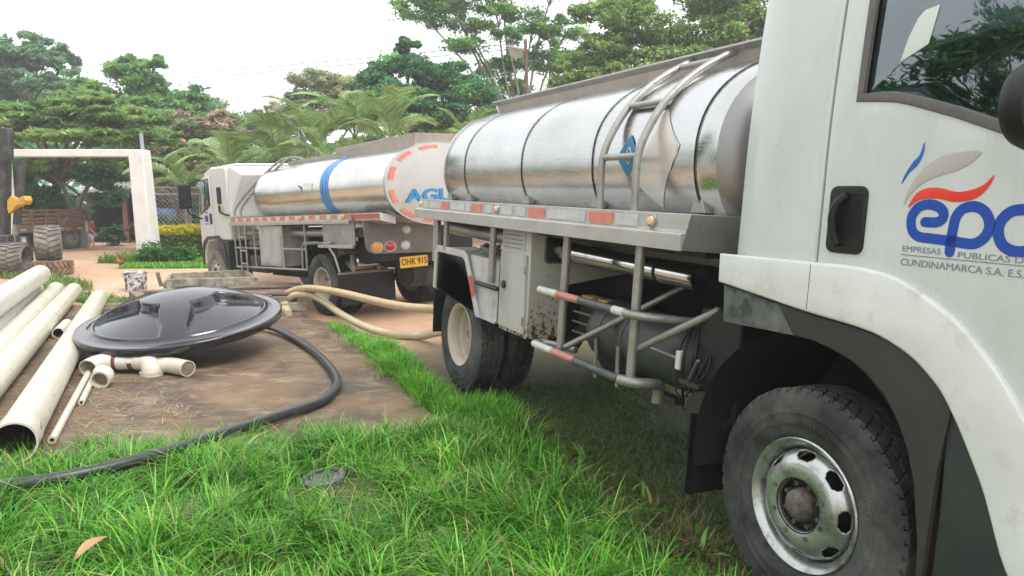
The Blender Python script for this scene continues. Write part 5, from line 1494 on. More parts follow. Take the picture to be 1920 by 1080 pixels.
MB().box(L2(3, 430, 19.4).x - .25, L2(22, 430, 19.4).x, -.7, -.2, .55, 1.05).build('boom_foot', 'boom_black', bh, bevel=.04)
MB().box(-3.6, -.6, -.6, .5, .75, 1.35).build('machine_body', 'yellow', bh, bevel=.08)
MB().box(-2.6, -1.2, -.55, .45, 1.4, 1.5).build('cab_floor', 'boom_black', bh)
for x in (-2.6, -1.25):
    for y in (-.55, .4):
        MB().box(x, x + .07, y, y + .07, 1.5, 2.7).build('cab_pillar', 'boom_black', bh)
MB().box(-2.75, -1.05, -.7, .55, 2.7, 2.8).build('cab_roof', 'yellow', bh, bevel=.03)
def big_tyre(parent, c, rot, Rr, W, m, name='tyre', lugs=22):
    mb = MB(); h = W / 2; Ri = Rr * .52
    mb.lathe([(Ri, h * .7), (Ri + .03, h * .88), (Rr * .72, h), (Rr * .86, h * .95), (Rr * .90, h * .8), (Rr * .91, 0), (Rr * .90, -h * .8), (Rr * .86, -h * .95), (Rr * .75, -h), (Ri + .03, -h * .88), (Ri, -h * .7), (Ri - .02, 0), (Ri, h * .7)], n=56)
    for k in range(lugs):
        for s in (-1, 1):
            a0 = 2 * PI * (k + (.5 if s > 0 else 0)) / lugs; da = 2 * PI / lugs * .52; sk = 2 * PI / lugs * .55
            vs = []
            for rad0, rad1 in ((Rr * .89, Rr * .84), (Rr, Rr * .955)):
                for (yy, aa, rr3) in ((s * .02, a0, rad0), (s * h * .93, a0 + sk, rad1), (s * h * .93, a0 + sk + da, rad1), (s * .02, a0 + da, rad0)):
                    vs.append((rr3 * math.cos(aa), yy, rr3 * math.sin(aa)))
            mb.add(vs, [(4, 5, 6, 7), (0, 1, 5, 4), (1, 2, 6, 5), (2, 3, 7, 6), (3, 0, 4, 7)])
    return mb.build(name, m, parent, smooth=35, loc=c, rot=rot)
w_ = empty('wheel', (1.62, -.60, .43), (0, 0, R(-80)), bh); big_tyre(w_, (0, 0, 0), (0, 0, 0), .44, .62, 'tyre_tan')
w_ = empty('wheel', (1.05, -.95, .43), (0, 0, R(-80)), bh); big_tyre(w_, (0, 0, 0), (0, 0, 0), .44, .5, 'tyre_tan')
w_ = empty('wheel', (-3.2, -.7, .5), (0, 0, 0), bh); big_tyre(w_, (0, 0, 0), (0, 0, 0), .5, .5, 'tyre_tan')
# ---- loose tyres
o = big_tyre(None, (-12.35, 19.75, .80), (0, 0, R(-60)), .50, .62, 'tyre_tan', 'loader_tyre', 20)
tag(o, 'upright muddy tractor tyre standing on another tyre beside the backhoe', 'tyre', 'old tyres')
o = big_tyre(None, (-12.0, 19.3, .20), (R(88), 0, R(25)), .50, .36, 'tyre_brown', 'loader_tyre', 24)
tag(o, 'brown old tyre lying flat beneath the upright tyre', 'tyre', 'old tyres')

# ---- light pole and cables
lpz = at(985, 74, 30.)
lpo = empty('light_pole', (lpz.x + .12, 30, 0), label='rusty pole with a floodlight behind the front truck', cat='lamp post')
MB().tube([(0.1, 0, 0), (0.05, 0, 4), (-.12, 0, lpz.z)], .065, 10).build('pole', 'rustpole', lpo, smooth=40)
fl_ = at(968, 97, 29.8)
bx_ = MB()
dx, dz = fl_.x - lpo.location.x, fl_.z
bx_.add([(dx - .38, -.3, dz + .18), (dx + .30, -.3, dz + .05), (dx + .34, .2, dz - .16), (dx - .22, .2, dz - .16), (dx - .40, -.28, dz + .25), (dx + .28, -.28, dz + .12), (dx + .34, .22, dz - .09), (dx - .24, .22, dz - .09)], [(0, 1, 2, 3), (4, 7, 6, 5), (0, 4, 5, 1), (1, 5, 6, 2), (2, 6, 7, 3), (3, 7, 4, 0)])
hd = bx_.build('lamp_head', 'lamp_grey', lpo)
MB().add([(dx - .34, -.29, dz + .155), (dx + .27, -.29, dz + .035), (dx + .30, .17, dz - .165), (dx - .20, .17, dz - .165)], [(0, 1, 2, 3)]).build('lamp_glass', 'lamp_glass', hd)
MB().tube([(dx + .3, .1, dz), (-.1, 0, dz + .02)], .03, 8).build('lamp_arm', 'rustpole', lpo, smooth=40)
MB().box(-.24, .02, -.06, .06, dz + .02, dz + .12).build('clamp', 'rustpole', lpo)
for i, (pa, pb, lb_) in enumerate((((330, 128), (985, 80), 'upper overhead cable running to the light pole'), ((338, 137), (985, 90), 'lower overhead cable running to the light pole'))):
    a, b = at(*pa, 42), at(pb[0], pb[1], 30.)
    a2 = a + (a - b) * 1.2
    pts = [a2 + (b - a2) * t - Vector((0, 0, .5 * math.sin(PI * t) * .6)) for t in np.linspace(0, 1, 16)]
    MB().tube(pts, .016, 5).build('overhead_cable', 'wire', smooth=40, label=lb_, cat='cable', group='overhead cables')

# ================================================================== PERSON AND HEN
ps = empty('person', (-16.75, 29.6, 0), (0, 0, 0), label='small person in a dark red shirt and pale shorts walking by the gate', cat='person')
S = 1.22 / 1.7
def skin_mesh(name, verts, edges, radii, m, parent, root=0, sub=2):
    me = bpy.data.meshes.new(name); me.from_pydata([Vector(v) * S for v in verts], edges, [])
    ob = bpy.data.objects.new(name, me); COL.objects.link(ob)
    md = ob.modifiers.new('skin', 'SKIN'); md.use_smooth_shade = True
    for i, r_ in enumerate(radii):
        sv = me.skin_vertices[0].data[i]; sv.radius = ((r_[0] if isinstance(r_, tuple) else r_) * S, (r_[1] if isinstance(r_, tuple) else r_) * S); sv.use_root = (i == root)
    s2 = ob.modifiers.new('sub', 'SUBSURF'); s2.levels = sub; s2.render_levels = sub
    dg = bpy.context.evaluated_depsgraph_get()
    m2 = bpy.data.meshes.new_from_object(ob.evaluated_get(dg)); m2.name = name
    bpy.data.objects.remove(ob); bpy.data.meshes.remove(me)
    m2.materials.clear()
    return finish(m2, name, m, parent, smooth=60)
# walking to the right (+x), seen side-on from -y
bv = [(0, 0, .92), (.01, 0, 1.12), (.02, 0, 1.34), (.03, 0, 1.45), (.06, 0, 1.52), (.075, 0, 1.60), (.07, 0, 1.68),
      (.02, -.17, 1.38), (.10, -.22, 1.14), (.27, -.22, .98), (.34, -.21, .93),
      (.02, .17, 1.38), (-.08, .21, 1.14), (-.12, .22, .93), (-.10, .22, .85),
      (.0, -.09, .86), (.14, -.10, .50), (.10, -.10, .12), (.11, -.10, .05), (.24, -.10, .03),
      (.0, .09, .86), (-.10, .10, .50), (-.34, .10, .17), (-.36, .10, .10), (-.25, .10, .04)]
be = [(0, 1), (1, 2), (2, 3), (3, 4), (4, 5), (5, 6), (2, 7), (7, 8), (8, 9), (9, 10), (2, 11), (11, 12), (12, 13), (13, 14), (0, 15), (15, 16), (16, 17), (17, 18), (18, 19), (0, 20), (20, 21), (21, 22), (22, 23), (23, 24)]
br = [(.13, .15), (.12, .14), (.12, .15), .06, .08, .105, .07, .065, .045, .035, .03, .065, .045, .035, .03, .09, .062, .045, .045, .03, .09, .062, .045, .045, .03]
# fingers
for base, dirx in ((10, (.05, 0, -.03)), (14, (.02, 0, -.06))):
    c = Vector(bv[base])
    for k in range(4):
        p = c + Vector(dirx) * (1.0 + .1 * (k % 2)) + Vector((0, (k - 1.5) * .018, 0)); q = p + Vector(dirx) * .7 + Vector((0, 0, -.012))
        bv += [tuple(p), tuple(q)]; be += [(base, len(bv) - 2), (len(bv) - 2, len(bv) - 1)]; br += [.010, .008]
    p = c + Vector((.03, -.03, .0)); bv.append(tuple(p)); be.append((base, len(bv) - 1)); br.append(.011)
skin_mesh('body', bv, be, br, 'skin', ps)
skin_mesh('shirt', [(0, 0, .90), (.0, 0, 1.02), (.01, 0, 1.18), (.02, 0, 1.36), (.03, 0, 1.43), (.02, -.17, 1.385), (.075, -.205, 1.22), (.02, .17, 1.385), (-.055, .20, 1.20)],
          [(0, 1), (1, 2), (2, 3), (3, 4), (3, 5), (5, 6), (3, 7), (7, 8)], [(.17, .21), (.16, .20), (.16, .20), (.155, .20), .085, .10, .085, .10, .085], 'red_shirt', ps)
skin_mesh('shorts', [(0, 0, .95), (.0, -.09, .86), (.10, -.10, .56), (.0, .09, .86), (-.07, .10, .56)], [(0, 1), (1, 2), (0, 3), (3, 4)], [(.14, .17), .105, .095, .105, .095], 'shorts', ps)
hd_ = MB(); hd_.lathe([(.0, .118), (.05, .112), (.09, .08), (.112, .03), (.114, -.02), (.09, -.05)], (0, 0, 0), 'z', 20)
hd_.build('hair', 'hair', ps, smooth=60, loc=Vector((.06, 0, 1.665)) * S).scale = (S * 1.05, S * .95, S)
MB().lathe([(0, -.02), (.012, -.012), (.02, .012), (0, .03)], (0, 0, 0), 'z', 10).build('nose', 'skin', ps, smooth=60, loc=Vector((.185, 0, 1.60)) * S)
for y in (-.035, .035):
    MB().lathe([(0, -.012), (.012, 0), (0, .012)], (0, 0, 0), 'y', 10).build('eye', 'hair', ps, smooth=60, loc=Vector((.168, y, 1.625)) * S)
MB().box(-.004, .006, -.025, .025, -.004, .004).build('mouth', 'comb', ps, loc=Vector((.168, 0, 1.555)) * S)
for y in (-.105, .105):
    MB().lathe([(0, -.012), (.025, -.006), (.03, .006), (0, .01)], (0, 0, 0), 'y', 12).build('ear', 'skin', ps, smooth=60, loc=Vector((.06, y, 1.61)) * S)
for p in ((.18, -.10, .02), (-.31, .10, .045)):
    MB().box(-.13, .13, -.05, .05, -.018, .018).build('sandal', 'sandal', ps, bevel=.012, loc=Vector(p) * S, rot=(0, R(0 if p[0] > 0 else 25), 0)).scale = (S, S, S)

hn = empty('hen', (-11.28, 21.3, 0), (0, 0, R(150)), label='brown hen standing on the earth near the bucket', cat='hen')
rg_ = []
for t, cx, cz, ry, rz in ((0, -.26, .40, .015, .04), (.1, -.22, .36, .04, .07), (.2, -.15, .30, .075, .09), (.4, -.05, .25, .10, .11), (.6, .06, .25, .10, .11), (.75, .13, .29, .075, .095), (.85, .17, .36, .045, .055), (.92, .19, .43, .035, .04), (.97, .205, .47, .036, .036), (1, .23, .475, .016, .016)):
    rg_.append([(cx + (rz * .35 * math.sin(a) if t > .75 else 0) * -1, ry * math.cos(a), cz + rz * math.sin(a)) for a in np.linspace(0, 2 * PI, 17)[:-1]])
MB().loft(rg_).build('body', 'hen', hn, smooth=60)
for dy in (-.03, 0, .03):
    MB().add([(-.2, dy, .34), (-.36, dy * 2, .52), (-.30, dy * 2, .56), (-.14, dy, .38)], [(0, 1, 2, 3)]).build('tail_feather', 'hen', hn, solid=.02)
for s in (-1, 1):
    MB().tube([(0.02, s * .045, .18), (.03, s * .05, .08), (.02, s * .05, .005)], .011, 6).build('leg', 'beak', hn, smooth=40)
    for a in (-25, 0, 25):
        MB().tube([(.02, s * .05, .008), (.02 + .07 * math.cos(R(a)), s * .05 + .07 * math.sin(R(a)), .006)], .007, 5).build('toe', 'beak', hn)
    w_ = MB(); w_.lathe([(0, -.02), (.06, -.012), (.07, 0), (0, .01)], (0, s * .095, .27), 'y', 14)
    for i_, v_ in enumerate(w_.v): w_.v[i_] = (v_[0] * 1.6 - .02, v_[1], v_[2])
    w_.build('wing', 'hen', hn, smooth=60)
MB().add([(.17, 0, .50), (.19, 0, .535), (.205, 0, .515), (.22, 0, .53), (.235, 0, .495)], [(0, 1, 2, 3, 4)]).build('comb', 'comb', hn, solid=.012)
MB().tube([(.235, 0, .475), (.265, 0, .465)], [.012, .002], 6).build('beak', 'beak', hn)
hn.scale = (.66, .66, .66)

# ================================================================== GRASS
def blades(pos, L, Wd, az, bend, col):
    n = len(pos)
    ts = np.array([0, .38, .72, 1.0]); ws = np.array([1, .92, .62, .06])
    dx, dy = np.cos(az), np.sin(az)
    V = np.zeros((n, 8, 3), np.float32)
    for i, (t, w_) in enumerate(zip(ts, ws)):
        hor = L * (bend * t ** 1.7); ver = L * (t - .55 * bend * t ** 2.2)
        cx, cy, cz = pos[:, 0] + dx * hor, pos[:, 1] + dy * hor, pos[:, 2] + np.maximum(ver, .005)
        px_, py_ = -dy * Wd * w_ / 2, dx * Wd * w_ / 2
        V[:, 2 * i] = np.stack([cx - px_, cy - py_, cz], -1); V[:, 2 * i + 1] = np.stack([cx + px_, cy + py_, cz], -1)
    b = (np.arange(n) * 8)[:, None]
    F_ = np.concatenate([b + np.array([[0, 1, 3, 2]]), b + np.array([[2, 3, 5, 4]]), b + np.array([[4, 5, 7, 6]])], 0)
    return V.reshape(-1, 3), F_, np.repeat(col, 8, 0)
def sample_poly(poly, n):
    P = np.array(poly); lo, hi = P.min(0), P.max(0)
    o = np.zeros((0, 2))
    while len(o) < n:
        q = rng.uniform(lo, hi, (n * 2, 2)); o = np.concatenate([o, q[seg_in(poly, q[:, 0], q[:, 1])]])
    return o[:n]
def palette(n, cols, wts):
    cols = np.array(cols); k = rng.choice(len(cols), n, p=np.array(wts) / sum(wts))
    c = cols[k] * rng.uniform(.72, 1.28, (n, 1)); c[:, 0] *= rng.uniform(.85, 1.2, n)
    return np.clip(c, 0, 1)
GR = [(.075, .28, .015), (.12, .375, .024), (.042, .175, .012), (.25, .50, .07), (.27, .31, .09), (.36, .30, .15)]
parts = []
VIS = [(-4.6, 2.0), (3.4, 2.0), (2.2, 3.2), (1.3, 4.0), (.7, 5.0), (.2, 6.0), (-.30, 5.75), (-1.9, 5.35), (-3.2, 5.12), (-4.4, 4.98), (-5.6, 4.9), (-4.6, 3.2)]
# foreground lawn: a low sward, then long blades flopping over in tussocks
for kind_, N_ in (('low', 70000), ('long', 62000)):
    P = sample_poly(VIS, N_)
    if kind_ == 'long':      # gathered round tussock centres
        T_ = sample_poly(VIS, 900); j = rng.integers(0, len(T_), N_); P = T_[j] + rng.normal(0, .055, (N_, 2)) * rng.uniform(.6, 1.6, (N_, 1))
    cl_ = vnoise(P[:, 0], P[:, 1], 7, 11) * .5 + vnoise(P[:, 0], P[:, 1], 2.2, 12) * .6
    keep = (rng.uniform(0, 1, len(P)) < np.clip(.66 + cl_ * 1.0, .15, 1)) & (poly_dist(SLAB, P[:, 0], P[:, 1]) > -.06) & (P[:, 0] < 2.6 - .4 * (P[:, 1] - 2))
    hd_ = np.min(np.hypot(P[:, 0][:, None] - np.array(HOSE)[None, :, 0], P[:, 1][:, None] - .35 - np.array(HOSE)[None, :, 1] + .28), 1)
    keep &= (hd_ > .13) | (rng.uniform(0, 1, len(P)) < (.35 if kind_ == 'low' else .12))
    keep &= ~((np.hypot((P[:, 0] + 1.2), (P[:, 1] - 4.58)) < .26) & (rng.uniform(0, 1, len(P)) < (.8 if kind_ == 'long' else .4)))
    P = P[keep]; cl_ = cl_[keep]; n = len(P)
    if kind_ == 'long': tj = j[keep]
    near_slab = np.clip(1 - np.abs(poly_dist(SLAB, P[:, 0], P[:, 1])) / .5, 0, 1)
    dry = st(vnoise(P[:, 0], P[:, 1], 1.4, 14) * .8 + st(P[:, 0] - (1.5 - .42 * (P[:, 1] - 3)), -.9, .4) * 1.5, .5, 1.1)
    if kind_ == 'low':
        Lh = np.clip(rng.normal(.12, .04, n), .04, .24); az = vnoise(P[:, 0], P[:, 1], 1.6, 13) * 4 + rng.normal(0, 1.3, n)
        bd = rng.uniform(.3, 1.05, n); wd = rng.uniform(.004, .008, n); tone = np.ones((n, 1))
    else:
        Lt = rng.uniform(.17, .40, 900); at_ = rng.uniform(0, 2 * PI, 900); tt = rng.uniform(.72, 1.35, 900)
        Lh = Lt[tj] * rng.uniform(.55, 1.25, n); az = at_[tj] + rng.normal(0, .9, n); bd = rng.uniform(.35, 1.25, n); wd = rng.uniform(.005, .0115, n); tone = tt[tj][:, None]
    Lh = Lh * (1 - .35 * near_slab) * (1 - .6 * dry)
    col = palette(n, GR, [4, 4, 3, 2.2, .8, .4]) * tone
    drc = palette(n, [(.22, .19, .075), (.13, .15, .04), (.28, .22, .11)], [1, 1.3, .5])
    isd = rng.uniform(0, 1, n) < dry * .85
    col[isd] = drc[isd]
    g = ground_h(P[:, 0], P[:, 1])
    parts.append(blades(np.c_[P, g - .01], Lh, wd, az, bd, np.clip(col, 0, 1)))
# long bright strip between slab and the front truck
STRIP = [(-.2, 5.85), (.15, 6.1), (-.55, 6.75), (-.95, 7.6), (-1.40, 8.8), (-2.15, 10.3), (-2.7, 11.3), (-2.95, 11.5), (-2.35, 10.2), (-1.45, 8.2), (-.62, 6.2)]
P = sample_poly(STRIP, 34000); dS = poly_dist(STRIP, P[:, 0], P[:, 1]); nz = vnoise(P[:, 0], P[:, 1], 6, 17)
kp = rng.uniform(0, 1, len(P)) < np.clip(-dS / .22 + nz * .8 + .25, .03, 1)
P = P[kp] + rng.normal(0, .05, (kp.sum(), 2)); dS = dS[kp]; nz = nz[kp]; n = len(P)
Lh = np.clip(rng.normal(.20, .07, n), .05, .42) * np.clip(1.1 - (P[:, 1] - 7) * .10, .45, 1.1) * np.clip(.7 + nz * .8, .4, 1.3)
col = palette(n, [(.12, .40, .02), (.18, .48, .035), (.08, .27, .02), (.28, .48, .07)], [4, 3, 2, 1])
parts.append(blades(np.c_[P, ground_h(P[:, 0], P[:, 1]) - .01], Lh, rng.uniform(.005, .010, n), rng.uniform(0, 2 * PI, n), rng.uniform(.3, .95, n), col))
# tall tussocks along the slab edge and on it
for k in range(34):
    if k < 22:
        t = k / 21; c = Vector((-.45, 5.75)).lerp(Vector((-4.6, 5.0)), t) + Vector((random.uniform(-.1, .1), random.uniform(-.1, .12)))
    else:
        t = (k - 22) / 11; c = Vector((-.52, 5.95)).lerp(Vector((-2.5, 10.4)), t) + Vector((random.uniform(-.12, .05), random.uniform(-.1, .1)))
    n = random.randint(14, 60)
    P = np.c_[rng.normal(c.x, .05, n), rng.normal(c.y, .05, n)]
    col = palette(n, GR, [3, 4, 2, 3, .8, .4])
    parts.append(blades(np.c_[P, np.full(n, .03)], np.clip(rng.normal(.19, .06, n), .06, .38), rng.uniform(.005, .010, n), rng.uniform(0, 2 * PI, n), rng.uniform(.3, 1.0, n), col))
P = np.concatenate([sample_poly([(-5.2, 4.6), (-3.4, 4.75), (-1.2, 5.2), (-.5, 5.5), (-.5, 5.75), (-3.2, 5.15), (-5.0, 5.05)], 420), sample_poly(VIS, 420)])
P = P[poly_dist(SLAB, P[:, 0], P[:, 1]) > -.03]; n = len(P)
parts.append(blades(np.c_[P, np.zeros(n)], rng.uniform(.09, .20, n), rng.uniform(.016, .032, n), rng.uniform(0, 2 * PI, n), rng.uniform(.5, 1.1, n), palette(n, [(.09, .25, .03), (.14, .33, .05), (.06, .18, .03), (.3, .28, .12)], [3, 3, 2, .6])))
# worn olive stubble under and beside the truck
UND = [(.1, 6.2), (.55, 5.0), (1.1, 3.95), (1.7, 2.6), (3.4, 2.4), (3.6, 5.5), (2.2, 8.2), (-.2, 7.2)]
P = sample_poly(UND, 60000)
inn = st((P[:, 0] - .35) * .93 + (P[:, 1] - 5.4) * .37, .1, 1.9)
keep = rng.uniform(0, 1, len(P)) < (1 - .7 * inn) * np.clip(.75 + vnoise(P[:, 0], P[:, 1], 5, 21), .2, 1)
P = P[keep]; n = len(P)
col = palette(n, [(.13, .17, .04), (.09, .17, .03), (.20, .18, .07), (.06, .19, .02)], [3, 3, 1, 2.5])
parts.append(blades(np.c_[P, ground_h(P[:, 0], P[:, 1]) - .006], np.clip(rng.normal(.075, .03, n), .02, .17), rng.uniform(.004, .008, n), rng.uniform(0, 2 * PI, n), rng.uniform(.5, 1.1, n), col))
def merge(parts, name, m, **tags):
    Vs, Fs, Cs, k = [], [], [], 0
    for v, f, c in parts:
        Vs.append(v); Fs.append(f + k); Cs.append(c); k += len(v)
    return np_mesh(name, np.concatenate(Vs), np.concatenate(Fs), m, col=np.concatenate(Cs), **tags)
merge(parts, 'grass', 'grass', kind='stuff', label='long green grass in the foreground and beside the slab', cat='grass')
# mown lawn by the hedge
P = sample_poly(GREEN, 24000); n = len(P)
merge([blades(np.c_[P, np.zeros(n)], rng.uniform(.05, .16, n), rng.uniform(.018, .03, n), rng.uniform(0, 2 * PI, n), rng.uniform(.3, .9, n), palette(n, [(.14, .36, .03), (.2, .42, .05), (.09, .26, .03)], [3, 2, 1]))],
      'lawn_grass', 'grass', kind='stuff', label='bright mown grass in front of the yellow hedge', cat='grass')
# weeds round the far pipe ends
parts = []
WEED = [(-7.6, 13.9), (-8.6, 14.6), (-9.8, 14.8), (-11.6, 17.2), (-12.9, 18.6), (-12.0, 18.9), (-9.6, 16.9), (-8.0, 15.8), (-6.9, 14.6)]
P = sample_poly(WEED, 9000); kp = vnoise(P[:, 0], P[:, 1], 3.3, 31) > -.1; P = P[kp]; n = len(P)
parts.append(blades(np.c_[P, ground_h(P[:, 0], P[:, 1])], np.clip(rng.normal(.16, .07, n), .04, .4), rng.uniform(.012, .028, n), rng.uniform(0, 2 * PI, n), rng.uniform(.3, 1, n), palette(n, [(.12, .26, .04), (.2, .3, .07), (.3, .27, .12), (.07, .17, .03)], [3, 2, 1.4, 2])))
P = sample_poly([(-13.0, 23.0), (-11.2, 22.9), (-11.3, 24.2), (-12.6, 24.2)], 1600); n = len(P)
parts.append(blades(np.c_[P, np.zeros(n)], rng.uniform(.1, .5, n), rng.uniform(.015, .03, n), rng.uniform(0, 2 * PI, n), rng.uniform(.3, .9, n), palette(n, [(.12, .28, .04), (.2, .32, .06)], [1, 1])))
merge(parts, 'weeds', 'grass', kind='stuff', label='straggling weeds round the far pipe ends and tyres', cat='weeds')
# dry straw on the slab
P = np.concatenate([sample_poly([(-4.9, 5.5), (-3.0, 5.55), (-2.6, 6.2), (-3.6, 7.4), (-5.0, 8.0)], 1100), sample_poly(SLAB, 420), sample_poly([(-6.6, 8), (-5.9, 8.2), (-8.2, 13.2), (-9, 13.2)], 900)]); n = len(P)
Vs, Fs_, Cs = blades(np.c_[P, np.zeros(n)], rng.uniform(.03, .17, n), rng.uniform(.003, .008, n), rng.uniform(0, 2 * PI, n), rng.uniform(.9, 1.3, n), palette(n, [(.42, .34, .2), (.32, .24, .14), (.22, .15, .09), (.40, .24, .14)], [3, 2, 1.5, .5]))
Vs[:, 2] = ZS + .004 + Vs[:, 2] * .22
merge([(Vs, Fs_, Cs)], 'straw_litter', 'straw', kind='stuff', label='dry straw and grass clippings scattered on the slab', cat='litter')

# ================================================================== TREES
def leaf_cloud(C, Rd, n, L, Wd, cols, wts, flat=.5, sub=26, tight=.23, droop=.25):
    """Leaves gathered into small clusters inside a set of ellipsoids. Returns V, F, col and the cluster centres."""
    C = np.array(C, float); Rd = np.array(Rd, float)
    vol = Rd.prod(1) ** (2 / 3); p = vol / vol.sum()
    sc, sr, so = [], [], []
    for i in range(len(C)):
        k = max(5, int(sub * len(C) * p[i]))
        d = rng.normal(size=(k, 3)); d /= np.linalg.norm(d, axis=1)[:, None]
        d[:, 2] = np.where(d[:, 2] < -.35, d[:, 2] * .5, d[:, 2])
        r_ = rng.uniform(.35, 1, (k, 1)) ** .55
        sc.append(C[i] + d * r_ * Rd[i]); sr.append(np.tile(Rd[i] * tight, (k, 1)) * rng.uniform(.7, 1.4, (k, 1))); so.append(np.full(k, i))
    sc, sr, so = np.concatenate(sc), np.concatenate(sr), np.concatenate(so)
    j = rng.integers(0, len(sc), n)
    pos = sc[j] + rng.normal(size=(n, 3)) * sr[j] * np.array([1, 1, flat])
    tone = rng.uniform(.72, 1.3, len(sc))
    kcol = rng.choice(len(cols), len(sc), p=np.array(wts) / sum(wts))
    col = np.array(cols)[kcol[j]] * tone[j][:, None] * rng.uniform(.75, 1.25, (n, 1))
    az = rng.uniform(0, 2 * PI, n); el = rng.normal(-droop, .45, n)
    t = np.stack([np.cos(az) * np.cos(el), np.sin(az) * np.cos(el), np.sin(el)], -1)
    up = rng.normal(size=(n, 3)) * .55 + np.array([0, 0, 1.0])
    s = np.cross(t, up); s /= np.linalg.norm(s, axis=1)[:, None]
    nn = np.cross(s, t)
    ln = (L * rng.uniform(.6, 1.35, n))[:, None]; wd = (Wd * rng.uniform(.6, 1.35, n))[:, None]
    V = np.stack([pos - t * ln * .5, pos + s * wd * .5 - t * ln * .05 + nn * ln * .06, pos + t * ln * .5 - nn * ln * .05, pos - s * wd * .5 - t * ln * .05 + nn * ln * .06], 1).reshape(-1, 3)
    F_ = (np.arange(n) * 4)[:, None] + np.array([[0, 1, 2, 3]])
    return V, F_, np.repeat(np.clip(col, 0, 1), 4, 0), sc, so

GREENS = {
    'fresh': ([(0.248, 0.455, 0.133), (0.184, 0.387, 0.120), (0.340, 0.553, 0.159), (0.145, 0.310, 0.106)], [3, 3, 2, 2]),
    'dark': ([(0.104, 0.277, 0.106), (0.134, 0.321, 0.128), (0.083, 0.221, 0.100), (0.206, 0.398, 0.133)], [3, 3, 2, 1.5]),
    'olive': ([(0.412, 0.464, 0.237), (0.516, 0.511, 0.293), (0.310, 0.387, 0.187), (0.577, 0.532, 0.345)], [3, 2, 2, 1.2]),
    'brown': ([(0.329, 0.367, 0.187), (0.433, 0.331, 0.226), (0.248, 0.367, 0.159), (0.494, 0.354, 0.265)], [3, 2, 2, 1.4]),
    'bright': ([(0.262, 0.409, 0.116), (0.207, 0.342, 0.098), (0.342, 0.464, 0.134), (0.146, 0.256, 0.085)], [3, 3, 2, 1.5]),
    'blue': ([(0.184, 0.367, 0.187), (0.237, 0.431, 0.198), (0.134, 0.277, 0.146), (0.288, 0.444, 0.226)], [3, 3, 2, 2]),
}
def tree(name, label, base, clumps, n, L, Wd, pal, trunk_r=.2, bark='bark', flat=.5, sub=24, tight=.23, fork=.45, group='trees behind the yard', droop=.25, twigs=3, lean=(0, 0)):
    o = empty(name, base, label=label, cat='tree', group=group)
    b = Vector(base)
    more = []
    for c, r_ in clumps:          # break every bough up into a few uneven ones
        more.append((c, tuple(q * .78 for q in r_)))
        for k in range(4):
            d = Vector((random.gauss(0, 1), random.gauss(0, 1), random.gauss(.15, .8))).normalized(); f = random.uniform(.34, .58)
            more.append(((c[0] + d.x * r_[0] * .8, c[1] + d.y * r_[1] * .8, c[2] + d.z * r_[2] * .8), (r_[0] * f, r_[1] * f, r_[2] * f)))
    big, clumps = clumps, more
    C = [tuple(Vector(c) - b) for c, r_ in clumps]; Rd = [r_ for c, r_ in clumps]
    V, F_, col, sc, so = leaf_cloud(C, Rd, int(n * 1.25), L, Wd, *GREENS[pal], flat=flat, sub=max(7, sub // 4), tight=tight * 1.25, droop=droop)
    np_mesh('crown', V, F_, 'leaf', o, col=col)
    cen = Vector(np.mean(np.array(C), 0)); top = max(c[2] for c in C)
    fk = Vector((cen.x * .35 + lean[0], cen.y * .35 + lean[1], cen.z * fork))
    mb = MB()
    mb.tube(catmull([(0, 0, -.1), (fk.x * .3 + .06, fk.y * .3, fk.z * .5), tuple(fk)], 5), list(np.linspace(trunk_r, trunk_r * .72, 11)), 8)
    for i, c in enumerate(C):
        if i % 5: continue
        c = Vector(c); mid = fk.lerp(c, .5) + Vector((random.uniform(-.3, .3), random.uniform(-.3, .3), random.uniform(.0, .5)))
        r1 = trunk_r * .5
        mb.tube(catmull([tuple(fk), tuple(mid), tuple(c)], 4), list(np.linspace(r1, r1 * .3, 9)), 6)
        ks = np.where((so >= i) & (so < i + 5))[0]
        for k in rng.choice(ks, min(len(ks), twigs), replace=False):
            q = Vector(sc[k]); m_ = c.lerp(q, .5) + Vector((0, 0, random.uniform(-.1, .3)))
            mb.tube([tuple(mid.lerp(c, .7)), tuple(m_), tuple(q)], [r1 * .3, r1 * .2, r1 * .1], 5)
    mb.build('trunk', bark, o, smooth=50)
    return o
def cp(px, py, rx, ry, Y, k=.9):
    """a bough: centre seen at (px,py) standing Y metres off, half width rx, half height ry (in the same measure)."""
    m_ = Y / FPX
    return (tuple(at(px, py, Y)), (rx * m_, max(rx, ry) * m_ * k, ry * m_))
def gx_(px, Y): return at(px, 400, Y).x

tree('acacia_tree', 'tall feathery tree at the far left, sky showing through its crown', (gx_(30, 46), 46, 0),
     [cp(20, 110, 55, 40, 46), cp(85, 95, 48, 32, 46), cp(-40, 120, 60, 50, 46), cp(60, 150, 60, 28, 45), cp(120, 125, 30, 28, 46), cp(0, 175, 55, 22, 46), cp(-110, 120, 70, 60, 46)],
     22500, .42, .15, 'blue', .28, flat=.7, sub=44, tight=.12, droop=.35)
tree('rain_tree', 'rounded tree between the far left tree and the sky gap', (gx_(265, 41), 41, 0),
     [cp(265, 150, 52, 36, 41), cp(215, 190, 62, 36, 41), cp(315, 195, 60, 36, 41), cp(255, 235, 90, 38, 40), cp(355, 235, 42, 40, 41), cp(170, 235, 55, 32, 41), cp(300, 280, 80, 34, 40), cp(290, 120, 22, 14, 41), cp(248, 120, 20, 14, 41)],
     33000, .36, .15, 'fresh', .3, flat=.75, sub=44, tight=.14)
